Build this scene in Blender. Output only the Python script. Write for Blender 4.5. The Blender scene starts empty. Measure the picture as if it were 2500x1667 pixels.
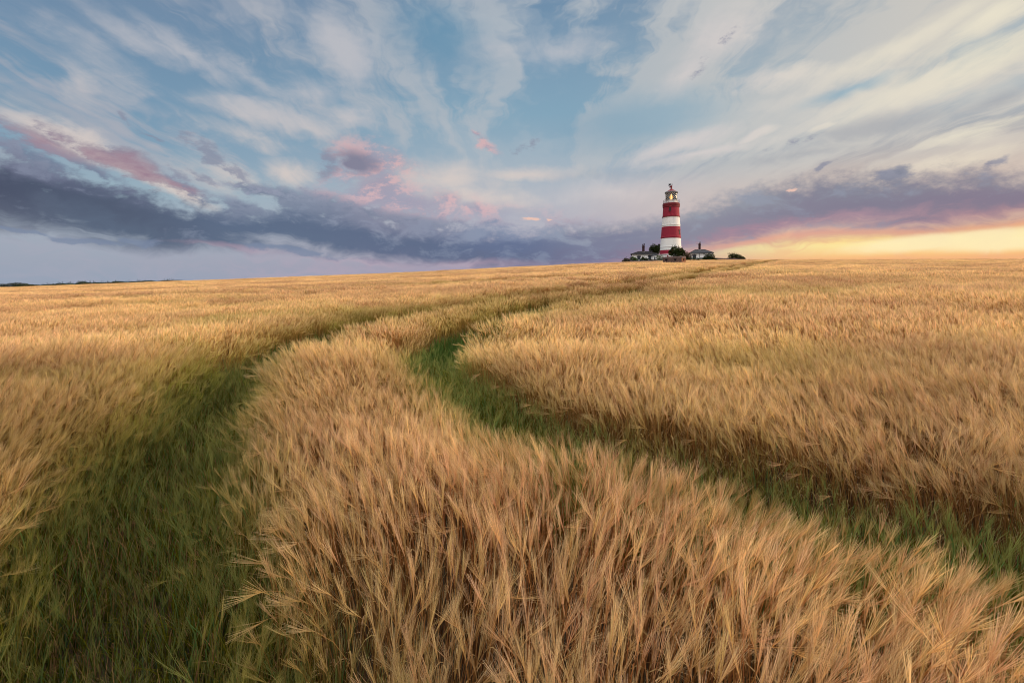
import bpy, math, random
import numpy as np
from mathutils import Vector, Matrix
R = math.radians
scene = bpy.context.scene
C = scene.collection

# ------------------------------------------------------------------ camera
FPX = 1111.0            # focal length in pixels of the 2500 px wide photograph
EYE = 2.1
PITCH = R(2.0)
HOR = 690.0
SHY = (math.tan(PITCH) - (833.5-HOR)/FPX)*FPX/2500.0
cd = bpy.data.cameras.new("camera"); cam = bpy.data.objects.new("camera", cd); C.objects.link(cam)
cam.location = (0, 0, EYE); cam.rotation_euler = (R(90)-PITCH, 0, 0)
cd.sensor_width = 36.0; cd.lens = 36.0*FPX/2500.0; cd.shift_y = SHY
cd.clip_start = 0.05; cd.clip_end = 30000
scene.camera = cam
scene.view_settings.view_transform = 'Standard'; scene.view_settings.look = 'None'
scene.view_settings.exposure = 0.0; scene.view_settings.gamma = 1.0
scene.cycles.max_bounces = 6; scene.cycles.diffuse_bounces = 2; scene.cycles.transmission_bounces = 5
scene.cycles.transparent_max_bounces = 8
scene.cycles.filter_width = 1.05; scene.cycles.use_denoising = True; scene.cycles.denoising_prefilter = 'ACCURATE'; scene.cycles.use_adaptive_sampling = True; scene.cycles.adaptive_threshold = 0.02; scene.cycles.adaptive_min_samples = 8

def ray(X, Y):
    xc = (X-1250)/FPX; yt = (833.5-Y)/FPX + SHY*2500/FPX
    y = math.cos(PITCH) + yt*math.sin(PITCH); z = yt*math.cos(PITCH) - math.sin(PITCH)
    return xc/y, z/y                                  # x and z per metre of depth
def AE(X, Y):                                         # azimuth and tangent of elevation of a sky feature
    u, v = ray(X, Y); a = math.atan(u); return a, v*math.cos(a)
def s2l(c):
    return tuple((v/255/12.92 if v/255 <= 0.04045 else ((v/255+0.055)/1.055)**2.4) for v in c) + (1.0,)

# ------------------------------------------------------------------ node helper
class G:
    def __init__(s, nt): s.nt = nt
    def new(s, t, **k):
        n = s.nt.nodes.new(t)
        for a, b in k.items(): setattr(n, a, b)
        return n
    def put(s, sock, v):
        if isinstance(v, V): s.nt.links.new(v.s, sock)
        elif isinstance(v, bpy.types.NodeSocket): s.nt.links.new(v, sock)
        else: sock.default_value = v
    def m(s, op, a, b=0.0, c=0.0, clamp=False):
        n = s.new('ShaderNodeMath', operation=op, use_clamp=clamp)
        s.put(n.inputs[0], a); s.put(n.inputs[1], b)
        if op in ('MULTIPLY_ADD', 'WRAP'): s.put(n.inputs[2], c)
        return V(s, n.outputs[0])
    def xyz(s, x, y, z=0.0):
        n = s.new('ShaderNodeCombineXYZ')
        for i, v in enumerate((x, y, z)): s.put(n.inputs[i], v)
        return V(s, n.outputs[0])
    def noise(s, vec, scale=1.0, detail=5.0, rough=0.55, dist=0.0):
        n = s.new('ShaderNodeTexNoise', noise_dimensions='2D'); s.put(n.inputs['Vector'], vec)
        n.inputs['Scale'].default_value = scale; n.inputs['Detail'].default_value = detail
        n.inputs['Roughness'].default_value = rough; n.inputs['Distortion'].default_value = dist
        return V(s, n.outputs[0])
    def step(s, x, lo, hi):
        n = s.new('ShaderNodeMapRange', interpolation_type='SMOOTHSTEP')
        s.put(n.inputs[0], x); s.put(n.inputs[1], lo); s.put(n.inputs[2], hi)
        return V(s, n.outputs[0])
    def mix(s, f, a, b):
        n = s.new('ShaderNodeMix', data_type='RGBA'); s.put(n.inputs[0], f)
        s.put(n.inputs[6], a); s.put(n.inputs[7], b); return V(s, n.outputs[2])
    def ramp(s, f, stops, interp='EASE'):
        n = s.new('ShaderNodeValToRGB'); r = n.color_ramp; r.interpolation = interp
        stops = sorted(stops)
        while len(r.elements) < len(stops): r.elements.new(0.5)
        for i, (p, c) in enumerate(stops): r.elements[i].position = i/len(stops)
        for i, (p, c) in reversed(list(enumerate(stops))): r.elements[i].position = min(1, max(0, p))
        for i, (p, c) in enumerate(stops): r.elements[i].position = min(1, max(0, p)); r.elements[i].color = c
        s.put(n.inputs[0], f); return V(s, n.outputs[0])
class V:
    def __init__(s, g, sock): s.g = g; s.s = sock
    def __add__(s, o): return s.g.m('ADD', s, o)
    __radd__ = __add__
    def __mul__(s, o): return s.g.m('MULTIPLY', s, o)
    __rmul__ = __mul__
    def __sub__(s, o): return s.g.m('SUBTRACT', s, o)
    def __rsub__(s, o): return s.g.m('SUBTRACT', o, s)
    def __truediv__(s, o): return s.g.m('DIVIDE', s, o)

# ------------------------------------------------------------------ sky
SKY_LIGHT = 1.0
def build_sky():
    w = bpy.data.worlds.new("World"); scene.world = w; w.use_nodes = True
    nt = w.node_tree; nt.nodes.clear(); g = G(nt)
    tc = g.new('ShaderNodeTexCoord'); sp = g.new('ShaderNodeSeparateXYZ'); nt.links.new(tc.outputs['Generated'], sp.inputs[0])
    x, y, z = (V(g, sp.outputs[i]) for i in range(3))
    A = g.m('ARCTAN2', x, y)
    hyp = g.m('SQRT', x*x + y*y)
    E = z/g.m('MAXIMUM', hyp, 0.02)
    # cloud-sheet coordinates: parallel streets of cirrus converge on the horizon ahead
    zz = g.m('MAXIMUM', z, 0.0) + 0.16
    P = x/zz; Q = y/zz
    w1 = g.noise(g.xyz(A*5.0, E*8.0), 1.0, 3, 0.6) - 0.5          # big soft warp
    w2 = g.noise(g.xyz(A*5.0 + 31.7, E*8.0 + 12.9), 1.0, 3, 0.6) - 0.5
    fluff = (g.noise(g.xyz(A*14.0 + w1 + 60.3, E*26.0 + w2), 1.0, 6, 0.62) - 0.5)*1.7   # cumulus edges
    fine = (g.noise(g.xyz(A*48.0 + 90.1, E*80.0), 1.0, 3, 0.65) - 0.5)*1.5
    # streak fields
    st1 = (g.noise(g.xyz(P*2.1 + w1*0.55, Q*0.42 + w2*0.3), 1.0, 6, 0.62) - 0.5)*1.8
    st2 = (g.noise(g.xyz(P*6.5 + w2*0.9 + st1*0.8, Q*0.8 + w1*0.5 + 47.0), 1.0, 6, 0.62) - 0.5)*1.8
    low = (g.noise(g.xyz(A*2.2 + w1, E*15.0 + w2*2.0 + 83.0), 1.0, 5, 0.6) - 0.5)*1.6   # flat streaks near the horizon
    Aw = A + w1*0.06 + fluff*0.022; Ew = E + w2*0.034 + fluff*0.014
    def n01(v, lo, hi): return g.m('DIVIDE', v - lo, hi-lo, clamp=True)
    Amin, Amax = -1.25, 1.25
    def curve(vals, src=A, lo=-0.2, hi=0.8):             # E as a function of azimuth from pixel points
        n = g.new('ShaderNodeFloatCurve'); c = n.mapping.curves[0]; n.mapping.use_clip = False
        pts = []
        for X, Y in vals:
            a, e = AE(X, Y); pts.append(((a-Amin)/(Amax-Amin), (e-lo)/(hi-lo)))
        pts.sort(); pts = [(0.0, pts[0][1])] + pts + [(1.0, pts[-1][1])]
        while len(c.points) < len(pts): c.points.new(0.5, 0.5)
        for p, q in zip(c.points, pts): p.location = q; p.handle_type = 'AUTO'
        n.mapping.update(); g.put(n.inputs['Value'], n01(src, Amin, Amax)); n.inputs[0].default_value = 1.0
        return V(g, n.outputs[0])*(hi-lo) + lo
    def hramp(stops):                                    # colour along the azimuth, stops by photo X
        return g.ramp(n01(A, Amin, Amax), [((AE(X, 600)[0]-Amin)/(Amax-Amin), s2l(c)) for X, c in stops], 'EASE')
    def vramp(X, stops):
        return g.ramp(n01(E, -0.05, 1.0), [((AE(X, Y)[1]+0.05)/1.05, s2l(c)) for Y, c in stops], 'LINEAR')
    WV = g.xyz(Aw, Ew, 1.0); AEv = g.xyz(A, E, 1.0)
    gt = bpy.data.node_groups.new('cloud_patch', 'ShaderNodeTree')
    for nm in ('place', 'along', 'across'): gt.interface.new_socket(nm, in_out='INPUT', socket_type='NodeSocketVector')
    gt.interface.new_socket('before', in_out='INPUT', socket_type='NodeSocketFloat')
    gt.interface.new_socket('gain', in_out='INPUT', socket_type='NodeSocketFloat')
    gt.interface.new_socket('cover', in_out='OUTPUT', socket_type='NodeSocketFloat')
    gg = G(gt); gi = gg.new('NodeGroupInput'); go = gg.new('NodeGroupOutput'); dd = []
    for k in (1, 2):
        d = gg.new('ShaderNodeVectorMath', operation='DOT_PRODUCT')
        gt.links.new(gi.outputs[0], d.inputs[0]); gt.links.new(gi.outputs[k], d.inputs[1]); dd.append(V(gg, d.outputs['Value']))
    rr = 1.0 - gg.m('SQRT', dd[0]*dd[0] + dd[1]*dd[1])
    gg.put(go.inputs[0], gg.m('MAXIMUM', rr*gi.outputs[4], gi.outputs[3]))
    def blob(X, Y, rx, ry, ang=0.0, src=None, before=None, gain=1.0):   # 1 in the middle, 0 at the rim; ang > 0 falls towards the right
        a, e = AE(X, Y); sa = FPX/math.cos(a)**2; se = FPX/math.cos(a)
        ca, sn = math.cos(R(ang)), math.sin(R(ang))
        n = g.new('ShaderNodeGroup'); n.node_tree = gt; g.put(n.inputs[0], src or WV)
        c1 = (sa*ca/rx, -se*sn/rx); c2 = (sa*sn/ry, se*ca/ry)
        n.inputs[1].default_value = (c1[0], c1[1], -(c1[0]*a + c1[1]*e)); n.inputs[2].default_value = (c2[0], c2[1], -(c2[0]*a + c2[1]*e))
        g.put(n.inputs[3], -9.0 if before is None else before); n.inputs[4].default_value = gain
        return V(g, n.outputs[0])
    def blobs(lst, src=None):
        r = None
        for X, Y, rx, ry, ang, k in lst: r = blob(X, Y, rx, ry, ang, src, r, k)
        return r
    def vmax(*v):
        r = v[0]
        for k in v[1:]: r = g.m('MAXIMUM', r, k)
        return r
    upper_ = lambda g, E: g.step(E, AE(1250, 600)[1], AE(1250, 420)[1])
    # --- clear sky
    left = vramp(200, [(690, (146, 160, 180)), (640, (154, 164, 181)), (560, (160, 172, 186)), (450, (148, 176, 190)), (330, (122, 158, 182)), (200, (110, 148, 176)), (60, (104, 138, 168)), (-200, (104, 128, 158))])
    mid = vramp(1250, [(655, (165, 155, 175)), (560, (180, 180, 192)), (480, (180, 186, 196)), (380, (152, 176, 192)), (280, (128, 166, 188)), (150, (118, 154, 180)), (20, (104, 140, 170)), (-200, (98, 132, 162))])
    right = vramp(2250, [(633, (244, 180, 128)), (620, (252, 198, 132)), (590, (255, 232, 158)), (562, (255, 208, 128)), (500, (205, 180, 170)), (430, (196, 180, 172)), (330, (170, 172, 176)), (240, (160, 178, 188)), (100, (172, 184, 190)), (-200, (150, 165, 178))])
    base = g.mix(g.step(A, AE(150, 600)[0], AE(1250, 600)[0]), left, mid)
    base = g.mix(g.step(A, AE(1350, 600)[0], AE(2150, 600)[0]), base, right)
    col = g.mix(0.14 - 0.14*(g.step(A, AE(1450, 600)[0], AE(1900, 600)[0])*(1.0 - upper_(g, E))), base, g.mix(upper_(g, E), s2l((178, 172, 182)), s2l((150, 158, 174))))
    def over(col, alpha, c): return g.mix(g.m('MULTIPLY', alpha, 1.0, clamp=True), col, c)
    upper = g.step(E, AE(1250, 560)[1], AE(1250, 400)[1])
    # --- grey-cream veil that fills the right half
    veilmask = g.step(A + st1*0.35, AE(1150, 300)[0], AE(2000, 300)[0])
    veil = g.step(st1*1.3 + low*0.25 + veilmask*0.34, -0.02, 0.36)*upper
    col = over(col, veil*0.8, hramp([(0, (170, 172, 182)), (1250, (176, 184, 192)), (1900, (196, 196, 194)), (2500, (214, 206, 194))]))
    cm = g.step(g.m('ABSOLUTE', A - 0.02), 0.08, 0.60)*0.75 + 0.22
    st1 = st1*cm; st2 = st2*(cm*0.8 + 0.2)
    st3 = g.noise(g.xyz(P*24.0 + st1*3.0, Q*2.6 + 19.0), 1.0, 4, 0.6) - 0.5
    st2 = st2 + st3*0.35*cm
    soft2 = g.noise(g.xyz(A*3.2 + w1*1.5 + 11.0, E*5.5 + w2*1.5 + 5.0), 1.0, 5, 0.5) - 0.5
    veil2 = g.step(st1*0.5 + st2*0.3 + soft2*1.7, -0.10, 0.3)*upper
    col = over(col, veil2*(0.30 + cm*0.12), hramp([(0, (168, 172, 184)), (1250, (180, 188, 196)), (2500, (222, 214, 202))]))
    # --- blue holes left open
    hole = blobs([(1560, 300, 330, 110, -6, 1), (2060, 225, 190, 26, -10, 1), (1080, 90, 220, 120, 20, 1), (60, 270, 220, 70, 8, 0.8)])
    col = over(col, g.step(hole + st1*0.6, 0.1, 0.9)*0.7, g.mix(g.step(A, AE(900, 300)[0], AE(2100, 300)[0]), s2l((104, 146, 174)), s2l((140, 174, 192))))
    # --- bright cirrus
    cir = blobs([(330, 90, 260, 60, 14, 0.9), (230, 120, 210, 110, 30, 0.6), (460, 130, 230, 48, 22, 1), (620, 190, 260, 36, 22, 0.7), (840, 125, 130, 75, 40, 1.1), (770, 225, 130, 60, -5, 0.8), (640, 280, 260, 62, 6, 1), (850, 285, 90, 45, 25, 1), (190, 180, 110, 70, 35, 0.7), (170, 340, 230, 55, 14, 1.25), (600, 330, 200, 40, 10, 0.9), (700, 420, 110, 60, 0, 1.2), (560, 430, 190, 60, 15, 0.8), (380, 450, 200, 30, 22, 1.2), (1190, 130, 120, 50, -8, 0.5), (1090, 440, 170, 60, 5, 0.9), (1280, 425, 160, 22, -3, 0.9), (1150, 490, 220, 45, 3, 1.0)])
    cirA = g.step(cir*0.80 + st1*0.26 + st2*0.36 + soft2*0.8 + fine*0.06, 0.0, 0.84)
    col = over(col, cirA*0.80, g.mix(g.step(E, AE(600, 460)[1], AE(600, 150)[1]), s2l((222, 207, 198)), s2l((190, 190, 196))))
    cir2 = blobs([(1780, 90, 230, 90, -12, 1), (1680, 165, 160, 60, -30, 0.9), (1930, 190, 160, 40, 5, 1), (2280, 190, 420, 60, -10, 1.3), (2200, 110, 420, 45, -14, 1.1), (2400, 60, 300, 70, -14, 1), (1640, 360, 180, 30, -12, 1.2), (1700, 378, 230, 20, -5, 1), (1840, 330, 70, 14, -16, 1.3), (2010, 308, 60, 13, -12, 1.3), (2350, 330, 180, 24, -4, 0.9), (1500, 470, 260, 60, -3, 0.9), (1380, 120, 220, 60, -10, 0.6), (2300, 400, 260, 30, -2, 0.9)])
    cir2A = g.step(cir2*0.72 + st1*0.32 + st2*0.42 + soft2*0.6 + fine*0.06, 0.0, 0.82)
    col = over(col, cir2A*0.8, hramp([(1250, (206, 202, 204)), (1700, (214, 206, 204)), (2200, (230, 222, 204)), (2500, (238, 230, 206))]))
    # --- grey banks in the right part of the sky
    gr = blobs([(2150, 310, 330, 48, -3, 1.1), (2420, 250, 200, 34, -12, 1), (1950, 380, 260, 30, -3, 0.8), (1460, 430, 250, 26, 2, 0.5)])
    col = over(col, g.step(gr*0.7 + st1*0.5 + low*0.3 + fluff*0.2, 0.05, 0.7)*0.62, s2l((160, 164, 172)))
    # --- warm glow low on the right, under the veil
    peach = g.step(A, AE(1250, 600)[0], AE(1700, 600)[0])*g.step(E, AE(1900, 380)[1], AE(1900, 480)[1])*g.step(E, AE(2200, 590)[1], AE(2200, 545)[1])
    col = over(col, peach*0.55, g.mix(g.step(A, AE(1500, 500)[0], AE(2300, 500)[0]), s2l((206, 190, 188)), s2l((222, 204, 188))))
    # --- small flat mauve and pink tufts over the middle
    pk = blobs([(895, 400, 130, 62, 8, 1.25), (930, 468, 120, 92, 30, 1.25), (960, 395, 90, 40, 25, 0.8), (935, 460, 75, 60, 40, 1.1), (1000, 500, 150, 38, 10, 1), (1170, 325, 22, 12, 20, 1.1), (1200, 352, 45, 16, 40, 1), (1085, 493, 50, 26, 0, 0.9), (1170, 512, 55, 18, 0, 1), (800, 470, 45, 14, 10, 0.9), (860, 487, 60, 20, 20, 0.8)])
    pkA = g.step(pk + fluff*0.85 + fine*0.4, -0.12, 0.95)
    pkc = g.mix(g.step(fluff + fine*0.5, -0.14, 0.22), s2l((164, 154, 172)), s2l((216, 176, 178)))
    pkc = g.mix(g.step(blob(868, 394, 80, 32, 5) + fluff*0.8, -0.1, 0.8), pkc, s2l((122, 118, 142)))
    col = over(col, pkA*0.82, pkc)
    mv = blobs([(100, 350, 240, 34, 17, 1), (300, 405, 200, 34, 20, 1.1), (420, 448, 130, 16, 17, 0.9), (340, 400, 70, 34, 20, 1.1)])
    mvA = g.step(mv + fluff*1.0 + fine*0.5, -0.05, 0.6)
    col = over(col, mvA*(0.72 + fluff*0.8), g.mix(g.step(mv + fluff, 0.1, 0.9), s2l((134, 130, 150)), s2l((156, 130, 146))))
    fl = blobs([(505, 372, 62, 26, 38, 1.2), (560, 422, 70, 22, 30, 1.3), (800, 392, 34, 30, 60, 1.2), (385, 343, 42, 11, 22, 0.8), (430, 428, 42, 16, 20, 1.0), (488, 430, 30, 10, 25, 0.8), (795, 405, 28, 24, 60, 1.0), (318, 295, 26, 10, 55, 0.6), (640, 455, 60, 16, 10, 0.9), (1705, 165, 40, 14, -45, 0.55), (1795, 78, 34, 14, -40, 0.55), (2450, 388, 40, 12, -20, 1.0), (2025, 405, 28, 6, -15, 1), (1290, 345, 24, 14, -40, 0.5), (1950, 345, 60, 8, -4, 0.5)])
    flA = g.step(fl + fluff*1.3 + fine*1.0, -0.02, 0.85)
    col = over(col, flA*0.72, s2l((136, 140, 160)))
    # low broken cumulus and rosy murk resting on the bank
    mk = blobs([(1010, 500, 230, 50, 4, 1.0), (1150, 520, 260, 36, 2, 0.9), (900, 490, 120, 60, 20, 0.9), (1400, 540, 220, 20, 0, 0.6)])
    col = over(col, g.step(mk + fluff*0.9, -0.1, 0.8)*0.6, g.mix(g.step(fluff + fine*0.4, -0.15, 0.25), s2l((160, 160, 180)), s2l((206, 178, 186))))
    cu = blobs([(700, 480, 90, 40, 10, 1.0), (620, 462, 110, 20, 12, 0.9), (780, 500, 130, 44, 8, 1.1), (870, 520, 140, 34, 10, 1.0), (580, 505, 110, 24, 8, 0.8), (90, 400, 150, 34, 22, 1.0), (230, 425, 110, 24, 22, 0.8), (2195, 425, 60, 18, -12, 1.1), (1010, 545, 150, 26, 4, 0.9)])
    col = over(col, g.step(cu + fluff*1.3 + fine*0.5, -0.1, 0.7)*0.85, g.mix(g.step(fluff + fine*0.5, -0.2, 0.3), s2l((112, 122, 146)), s2l((148, 154, 174))))
    # --- the long dark bank
    top = curve([(-300, 300), (0, 372), (128, 418), (228, 441), (292, 466), (425, 500), (531, 512), (627, 522), (700, 505), (800, 510), (877, 528), (983, 545), (1116, 553), (1250, 562), (1463, 556), (1595, 540), (1675, 524), (1781, 494), (1888, 468), (1994, 452), (2100, 444), (2207, 440), (2313, 442), (2393, 433), (2500, 448), (2900, 440)])
    bot = curve([(-300, 520), (0, 540), (160, 556), (266, 580), (372, 592), (531, 592), (717, 594), (797, 611), (903, 626), (1010, 634), (1169, 638), (1250, 641), (1409, 640), (1560, 634), (1728, 606), (1888, 580), (1994, 565), (2153, 563), (2313, 563), (2500, 544), (2900, 500)])
    soft0 = g.step(A, AE(1350, 600)[0], AE(1650, 600)[0])
    dT = top - E + fluff*(0.060 - soft0*0.028) + fine*0.022 + w1*0.03 + 0.014
    dB = E - bot + low*0.045 + fluff*0.014 + 0.006
    soft = g.step(A, AE(1350, 600)[0], AE(1650, 600)[0])
    bank = g.step(dT, -0.014, 0.034)*g.step(dB, -0.016, 0.016 + soft*0.012)
    hgt = g.m('DIVIDE', E - bot, g.m('MAXIMUM', top - bot, 0.02), clamp=True)
    upc = hramp([(-100, (112, 116, 140)), (300, (98, 106, 130)), (700, (120, 132, 154)), (950, (130, 134, 156)), (1250, (130, 142, 168)), (1500, (150, 154, 168)), (1700, (148, 152, 164)), (2100, (132, 134, 150)), (2500, (138, 134, 148))])
    loc = hramp([(-100, (84, 90, 110)), (300, (88, 102, 124)), (700, (92, 108, 134)), (1000, (96, 108, 136)), (1250, (98, 108, 136)), (1450, (118, 116, 144)), (1600, (150, 124, 146)), (1800, (168, 132, 150)), (2150, (172, 140, 154)), (2500, (184, 140, 146))])
    mdc = hramp([(-100, (70, 76, 98)), (250, (78, 88, 110)), (600, (90, 106, 132)), (1000, (92, 106, 134)), (1250, (98, 112, 144)), (1500, (124, 128, 152)), (1700, (136, 136, 154)), (2100, (128, 124, 144)), (2500, (132, 122, 142))])
    hh = hgt + low*0.7 + fluff*0.35
    bc = g.mix(g.step(hh, 0.0, 0.5), loc, mdc); bc = g.mix(g.step(hh, 0.5, 1.05), bc, upc)
    bc = g.mix(g.step(fluff + low*0.8, 0.05, 0.4)*0.35, bc, s2l((150, 160, 180)))
    # purple and pink foot where it meets the glow
    foot = g.step(A, AE(1330, 620)[0], AE(1560, 620)[0])*(1.0 - g.step(E - bot + low*0.02, -0.005, 0.05))
    glowc = vramp(2250, [(640, (240, 180, 138)), (618, (250, 205, 145)), (590, (255, 226, 140)), (560, (250, 205, 145))])
    col = over(col, bank*0.96, bc)
    pinkedge = g.step(A, AE(1350, 600)[0], AE(1800, 600)[0])*g.step(g.m('ABSOLUTE', E - bot + low*0.010 + fluff*0.005 + 0.002), 0.011, 0.0)
    col = over(col, pinkedge*0.6, hramp([(1400, (150, 118, 150)), (1650, (200, 142, 148)), (1850, (232, 165, 145)), (2200, (226, 160, 140)), (2500, (236, 165, 130))]))
    # streaks in the clear strip below the bank, left
    und = (1.0 - g.step(E, AE(600, 655)[1], AE(600, 615)[1]))
    lowL = (1.0 - g.step(A, AE(1100, 600)[0], AE(1500, 600)[0]))*g.step(bot - E, -0.01, 0.05)
    col = over(col, lowL*g.step(low + fluff*0.3, -0.02, 0.22)*0.32, g.mix(g.step(A, AE(200, 600)[0], AE(900, 600)[0]), s2l((170, 168, 184)), s2l((188, 166, 182))))
    wisp = blobs([(230, 590, 110, 9, 3, 1), (330, 588, 80, 14, 6, 1), (60, 563, 120, 8, 6, 1), (700, 606, 160, 9, 3, 1), (870, 630, 120, 9, 6, 0.7)])
    col = over(col, g.step(wisp + low*1.2 + fluff*0.8, 0.1, 0.7)*0.7, s2l((122, 136, 162)))
    pw = blobs([(560, 606, 160, 9, 2, 1), (900, 637, 150, 12, 3, 1), (1180, 644, 220, 14, 1, 0.9)])
    col = over(col, g.step(pw + fluff*0.5 + low*0.5, -0.1, 1.0)*0.3, s2l((204, 170, 184)))
    # bands in the sunset strip, right
    sunL = g.step(A, AE(1560, 600)[0], AE(1950, 600)[0])*g.step(bot - E, -0.004, 0.006)
    col = over(col, sunL*g.step(low + fluff*0.2 + g.step(E, AE(2200, 604)[1], AE(2200, 632)[1])*0.0, 0.0, 0.25)*0.40, s2l((240, 176, 138)))
    hot = blobs([(2300, 588, 420, 26, -3, 1), (2500, 590, 400, 30, 0, 1)], AEv)
    col = over(col, g.step(hot + low*0.8, 0.0, 0.7)*sunL*0.85, s2l((255, 238, 188)))
    puff = blobs([(1938, 457, 13, 6, 0, 1), (1285, 538, 30, 6, 0, 1), (1335, 535, 14, 4, 0, 1)])
    col = over(col, g.step(puff + fine*0.6, 0.1, 0.6)*0.9, s2l((236, 196, 180)))
    # below the horizon: sea haze
    col = over(col, g.step(E, 0.004, -0.01), g.mix(g.step(A, -0.4, 0.7), s2l((150, 158, 176)), s2l((236, 190, 145))))
    # unseen sky overhead and behind the camera: pale brightness added to light the field
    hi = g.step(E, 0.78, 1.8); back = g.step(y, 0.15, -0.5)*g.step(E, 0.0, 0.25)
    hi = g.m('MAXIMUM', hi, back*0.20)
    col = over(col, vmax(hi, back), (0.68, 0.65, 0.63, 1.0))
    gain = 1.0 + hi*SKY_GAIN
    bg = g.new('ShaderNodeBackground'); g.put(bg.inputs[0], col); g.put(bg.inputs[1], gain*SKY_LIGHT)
    out = g.new('ShaderNodeOutputWorld'); nt.links.new(bg.outputs[0], out.inputs[0])
    w.cycles.sampling_method = 'NONE'
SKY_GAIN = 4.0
build_sky()

# ------------------------------------------------------------------ sun, low on the right behind thin cloud
sl = bpy.data.lights.new("sun", 'SUN'); sl.energy = 3.4; sl.angle = R(10); sl.color = (1.0, 0.70, 0.45)
so = bpy.data.objects.new("sun", sl); C.objects.link(so)
SUN_AZ, SUN_EL = R(84), R(14)
sdir = Vector((math.sin(SUN_AZ)*math.cos(SUN_EL), math.cos(SUN_AZ)*math.cos(SUN_EL), math.sin(SUN_EL)))
so.rotation_euler = sdir.to_track_quat('Z', 'Y').to_euler(); so.location = (60, -20, 60)


# ------------------------------------------------------------------ land: a field that climbs to a rounded brow
D0, D1 = 120.0, 200.0
SKYLINE = [(-900, 715), (0, 703), (520, 684), (1000, 666), (1250, 653), (1500, 641.5), (1620, 637.5), (1700, 635.5), (1830, 634.8), (2200, 633.8), (2500, 633), (3400, 633)]
CROP = 0.92
_u = np.array([ray(X, Y)[0] for X, Y in SKYLINE]); _v = np.array([ray(X, Y)[1] for X, Y in SKYLINE])
def curv(u): return np.interp(u, [-1.2, -0.2, 0.25, 1.2], [0.012, 0.02, 0.04, 0.048])/(2*(D1-D0))
def slope(u):
    c = curv(u); ds = np.sqrt(D0*D0 + (EYE-CROP)/c); ds = np.minimum(ds, D1)
    return np.interp(u, _u, _v) + (EYE-CROP)/ds + c*(ds-D0)**2/ds
_ug = np.linspace(-4, 4, 801); _k = np.hanning(61); _k /= _k.sum()
_sg = np.convolve(np.pad(slope(_ug), 30, mode='edge'), _k, 'valid')
_b = slope(_ug); _m = np.abs(_ug) < 1.5; _sg = np.where(_m, 0.6*_sg + 0.4*_b, _sg)
def land(x, y):
    x = np.asarray(x, float); y = np.asarray(y, float)
    u = x/np.maximum(y, 14.0); S = np.interp(u, _ug, _sg); c = curv(u)
    d = np.maximum(y, 0.0); t = np.clip(d-D0, 0, D1-D0)
    h = S*d - c*t*t - np.maximum(d-D1, 0)*2*c*(D1-D0)
    far = np.maximum(d-900, 0); h = h - far*0.012
    return h + np.where(y < 0, y*0.01, 0.0)
def landf(x, y): return float(land(x, y))
def hit(X, Y, off=0.0):                                # where the sight line through a pixel meets the crop or ground
    u, v = ray(X, Y); d = np.linspace(1.0, 190.0, 6000)
    f = EYE + v*d - (land(u*d, d) + off); i = np.argmax(f < 0) if (f < 0).any() else int(np.argmin(np.abs(f[3000:])))+3000
    return u*d[i], d[i]
def at(X, Y, d):
    u, v = ray(X, Y); return Vector((u*d, d, EYE + v*d))

def tag(o, label=None, cat=None, group=None, kind=None):
    if label: o['label'] = label
    if cat: o['category'] = cat
    if group: o['group'] = group
    if kind: o['kind'] = kind
    return o
def empty(name, loc, rz=0.0):
    o = bpy.data.objects.new(name, None); C.objects.link(o); o.location = loc; o.rotation_euler = (0, 0, rz); o.empty_display_size = 0.3; return o
def mat(name, color, rough=0.8, var=0.25, scale=3.0, metal=0.0, color2=None, bump=0.0, detail=5.0):
    m = bpy.data.materials.new(name); m.use_nodes = True; nt = m.node_tree; g = G(nt); b = nt.nodes['Principled BSDF']
    tc = g.new('ShaderNodeTexCoord'); n = g.new('ShaderNodeTexNoise'); nt.links.new(tc.outputs['Object'], n.inputs['Vector'])
    n.inputs['Scale'].default_value = scale; n.inputs['Detail'].default_value = detail; n.inputs['Roughness'].default_value = 0.65
    c2 = color2 or tuple(v*(1-var) for v in color)
    f = g.step(V(g, n.outputs[0]), 0.35, 0.68)
    g.put(b.inputs['Base Color'], g.mix(f, tuple(color)+(1,), tuple(c2)+(1,)))
    b.inputs['Specular IOR Level'].default_value = .15; b.inputs['Roughness'].default_value = rough; b.inputs['Metallic'].default_value = metal
    if bump:
        bn = g.new('ShaderNodeBump'); bn.inputs['Strength'].default_value = bump; bn.inputs['Distance'].default_value = 0.05
        nt.links.new(n.outputs[0], bn.inputs['Height']); nt.links.new(bn.outputs[0], b.inputs['Normal'])
    return m
def mesh_np(name, verts, faces, mats=None, parent=None, link=True, cols=None, smooth=False, fm=None):
    me = bpy.data.meshes.new(name); verts = np.asarray(verts, np.float32)
    if isinstance(faces, np.ndarray):
        n, k = faces.shape; me.vertices.add(len(verts)); me.vertices.foreach_set('co', verts.ravel())
        me.loops.add(n*k); me.loops.foreach_set('vertex_index', faces.ravel().astype(np.int32))
        me.polygons.add(n); me.polygons.foreach_set('loop_start', (np.arange(n)*k).astype(np.int32)); me.polygons.foreach_set('loop_total', np.full(n, k, np.int32))
        me.update(calc_edges=True)
    else:
        me.from_pydata([tuple(map(float, v)) for v in verts], [], faces); me.update()
    if cols is not None:
        at_ = me.attributes.new('col', 'FLOAT_COLOR', 'POINT'); at_.data.foreach_set('color', np.asarray(cols, np.float32).ravel())
    if smooth: me.polygons.foreach_set('use_smooth', np.ones(len(me.polygons), bool))
    for m in (mats if isinstance(mats, (list, tuple)) else [mats]):
        if m: me.materials.append(m)
    if fm is not None: me.polygons.foreach_set('material_index', np.asarray(fm, np.int32))
    me.validate()
    o = bpy.data.objects.new(name, me)
    if link: C.objects.link(o)
    if parent: o.parent = parent
    return o

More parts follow.
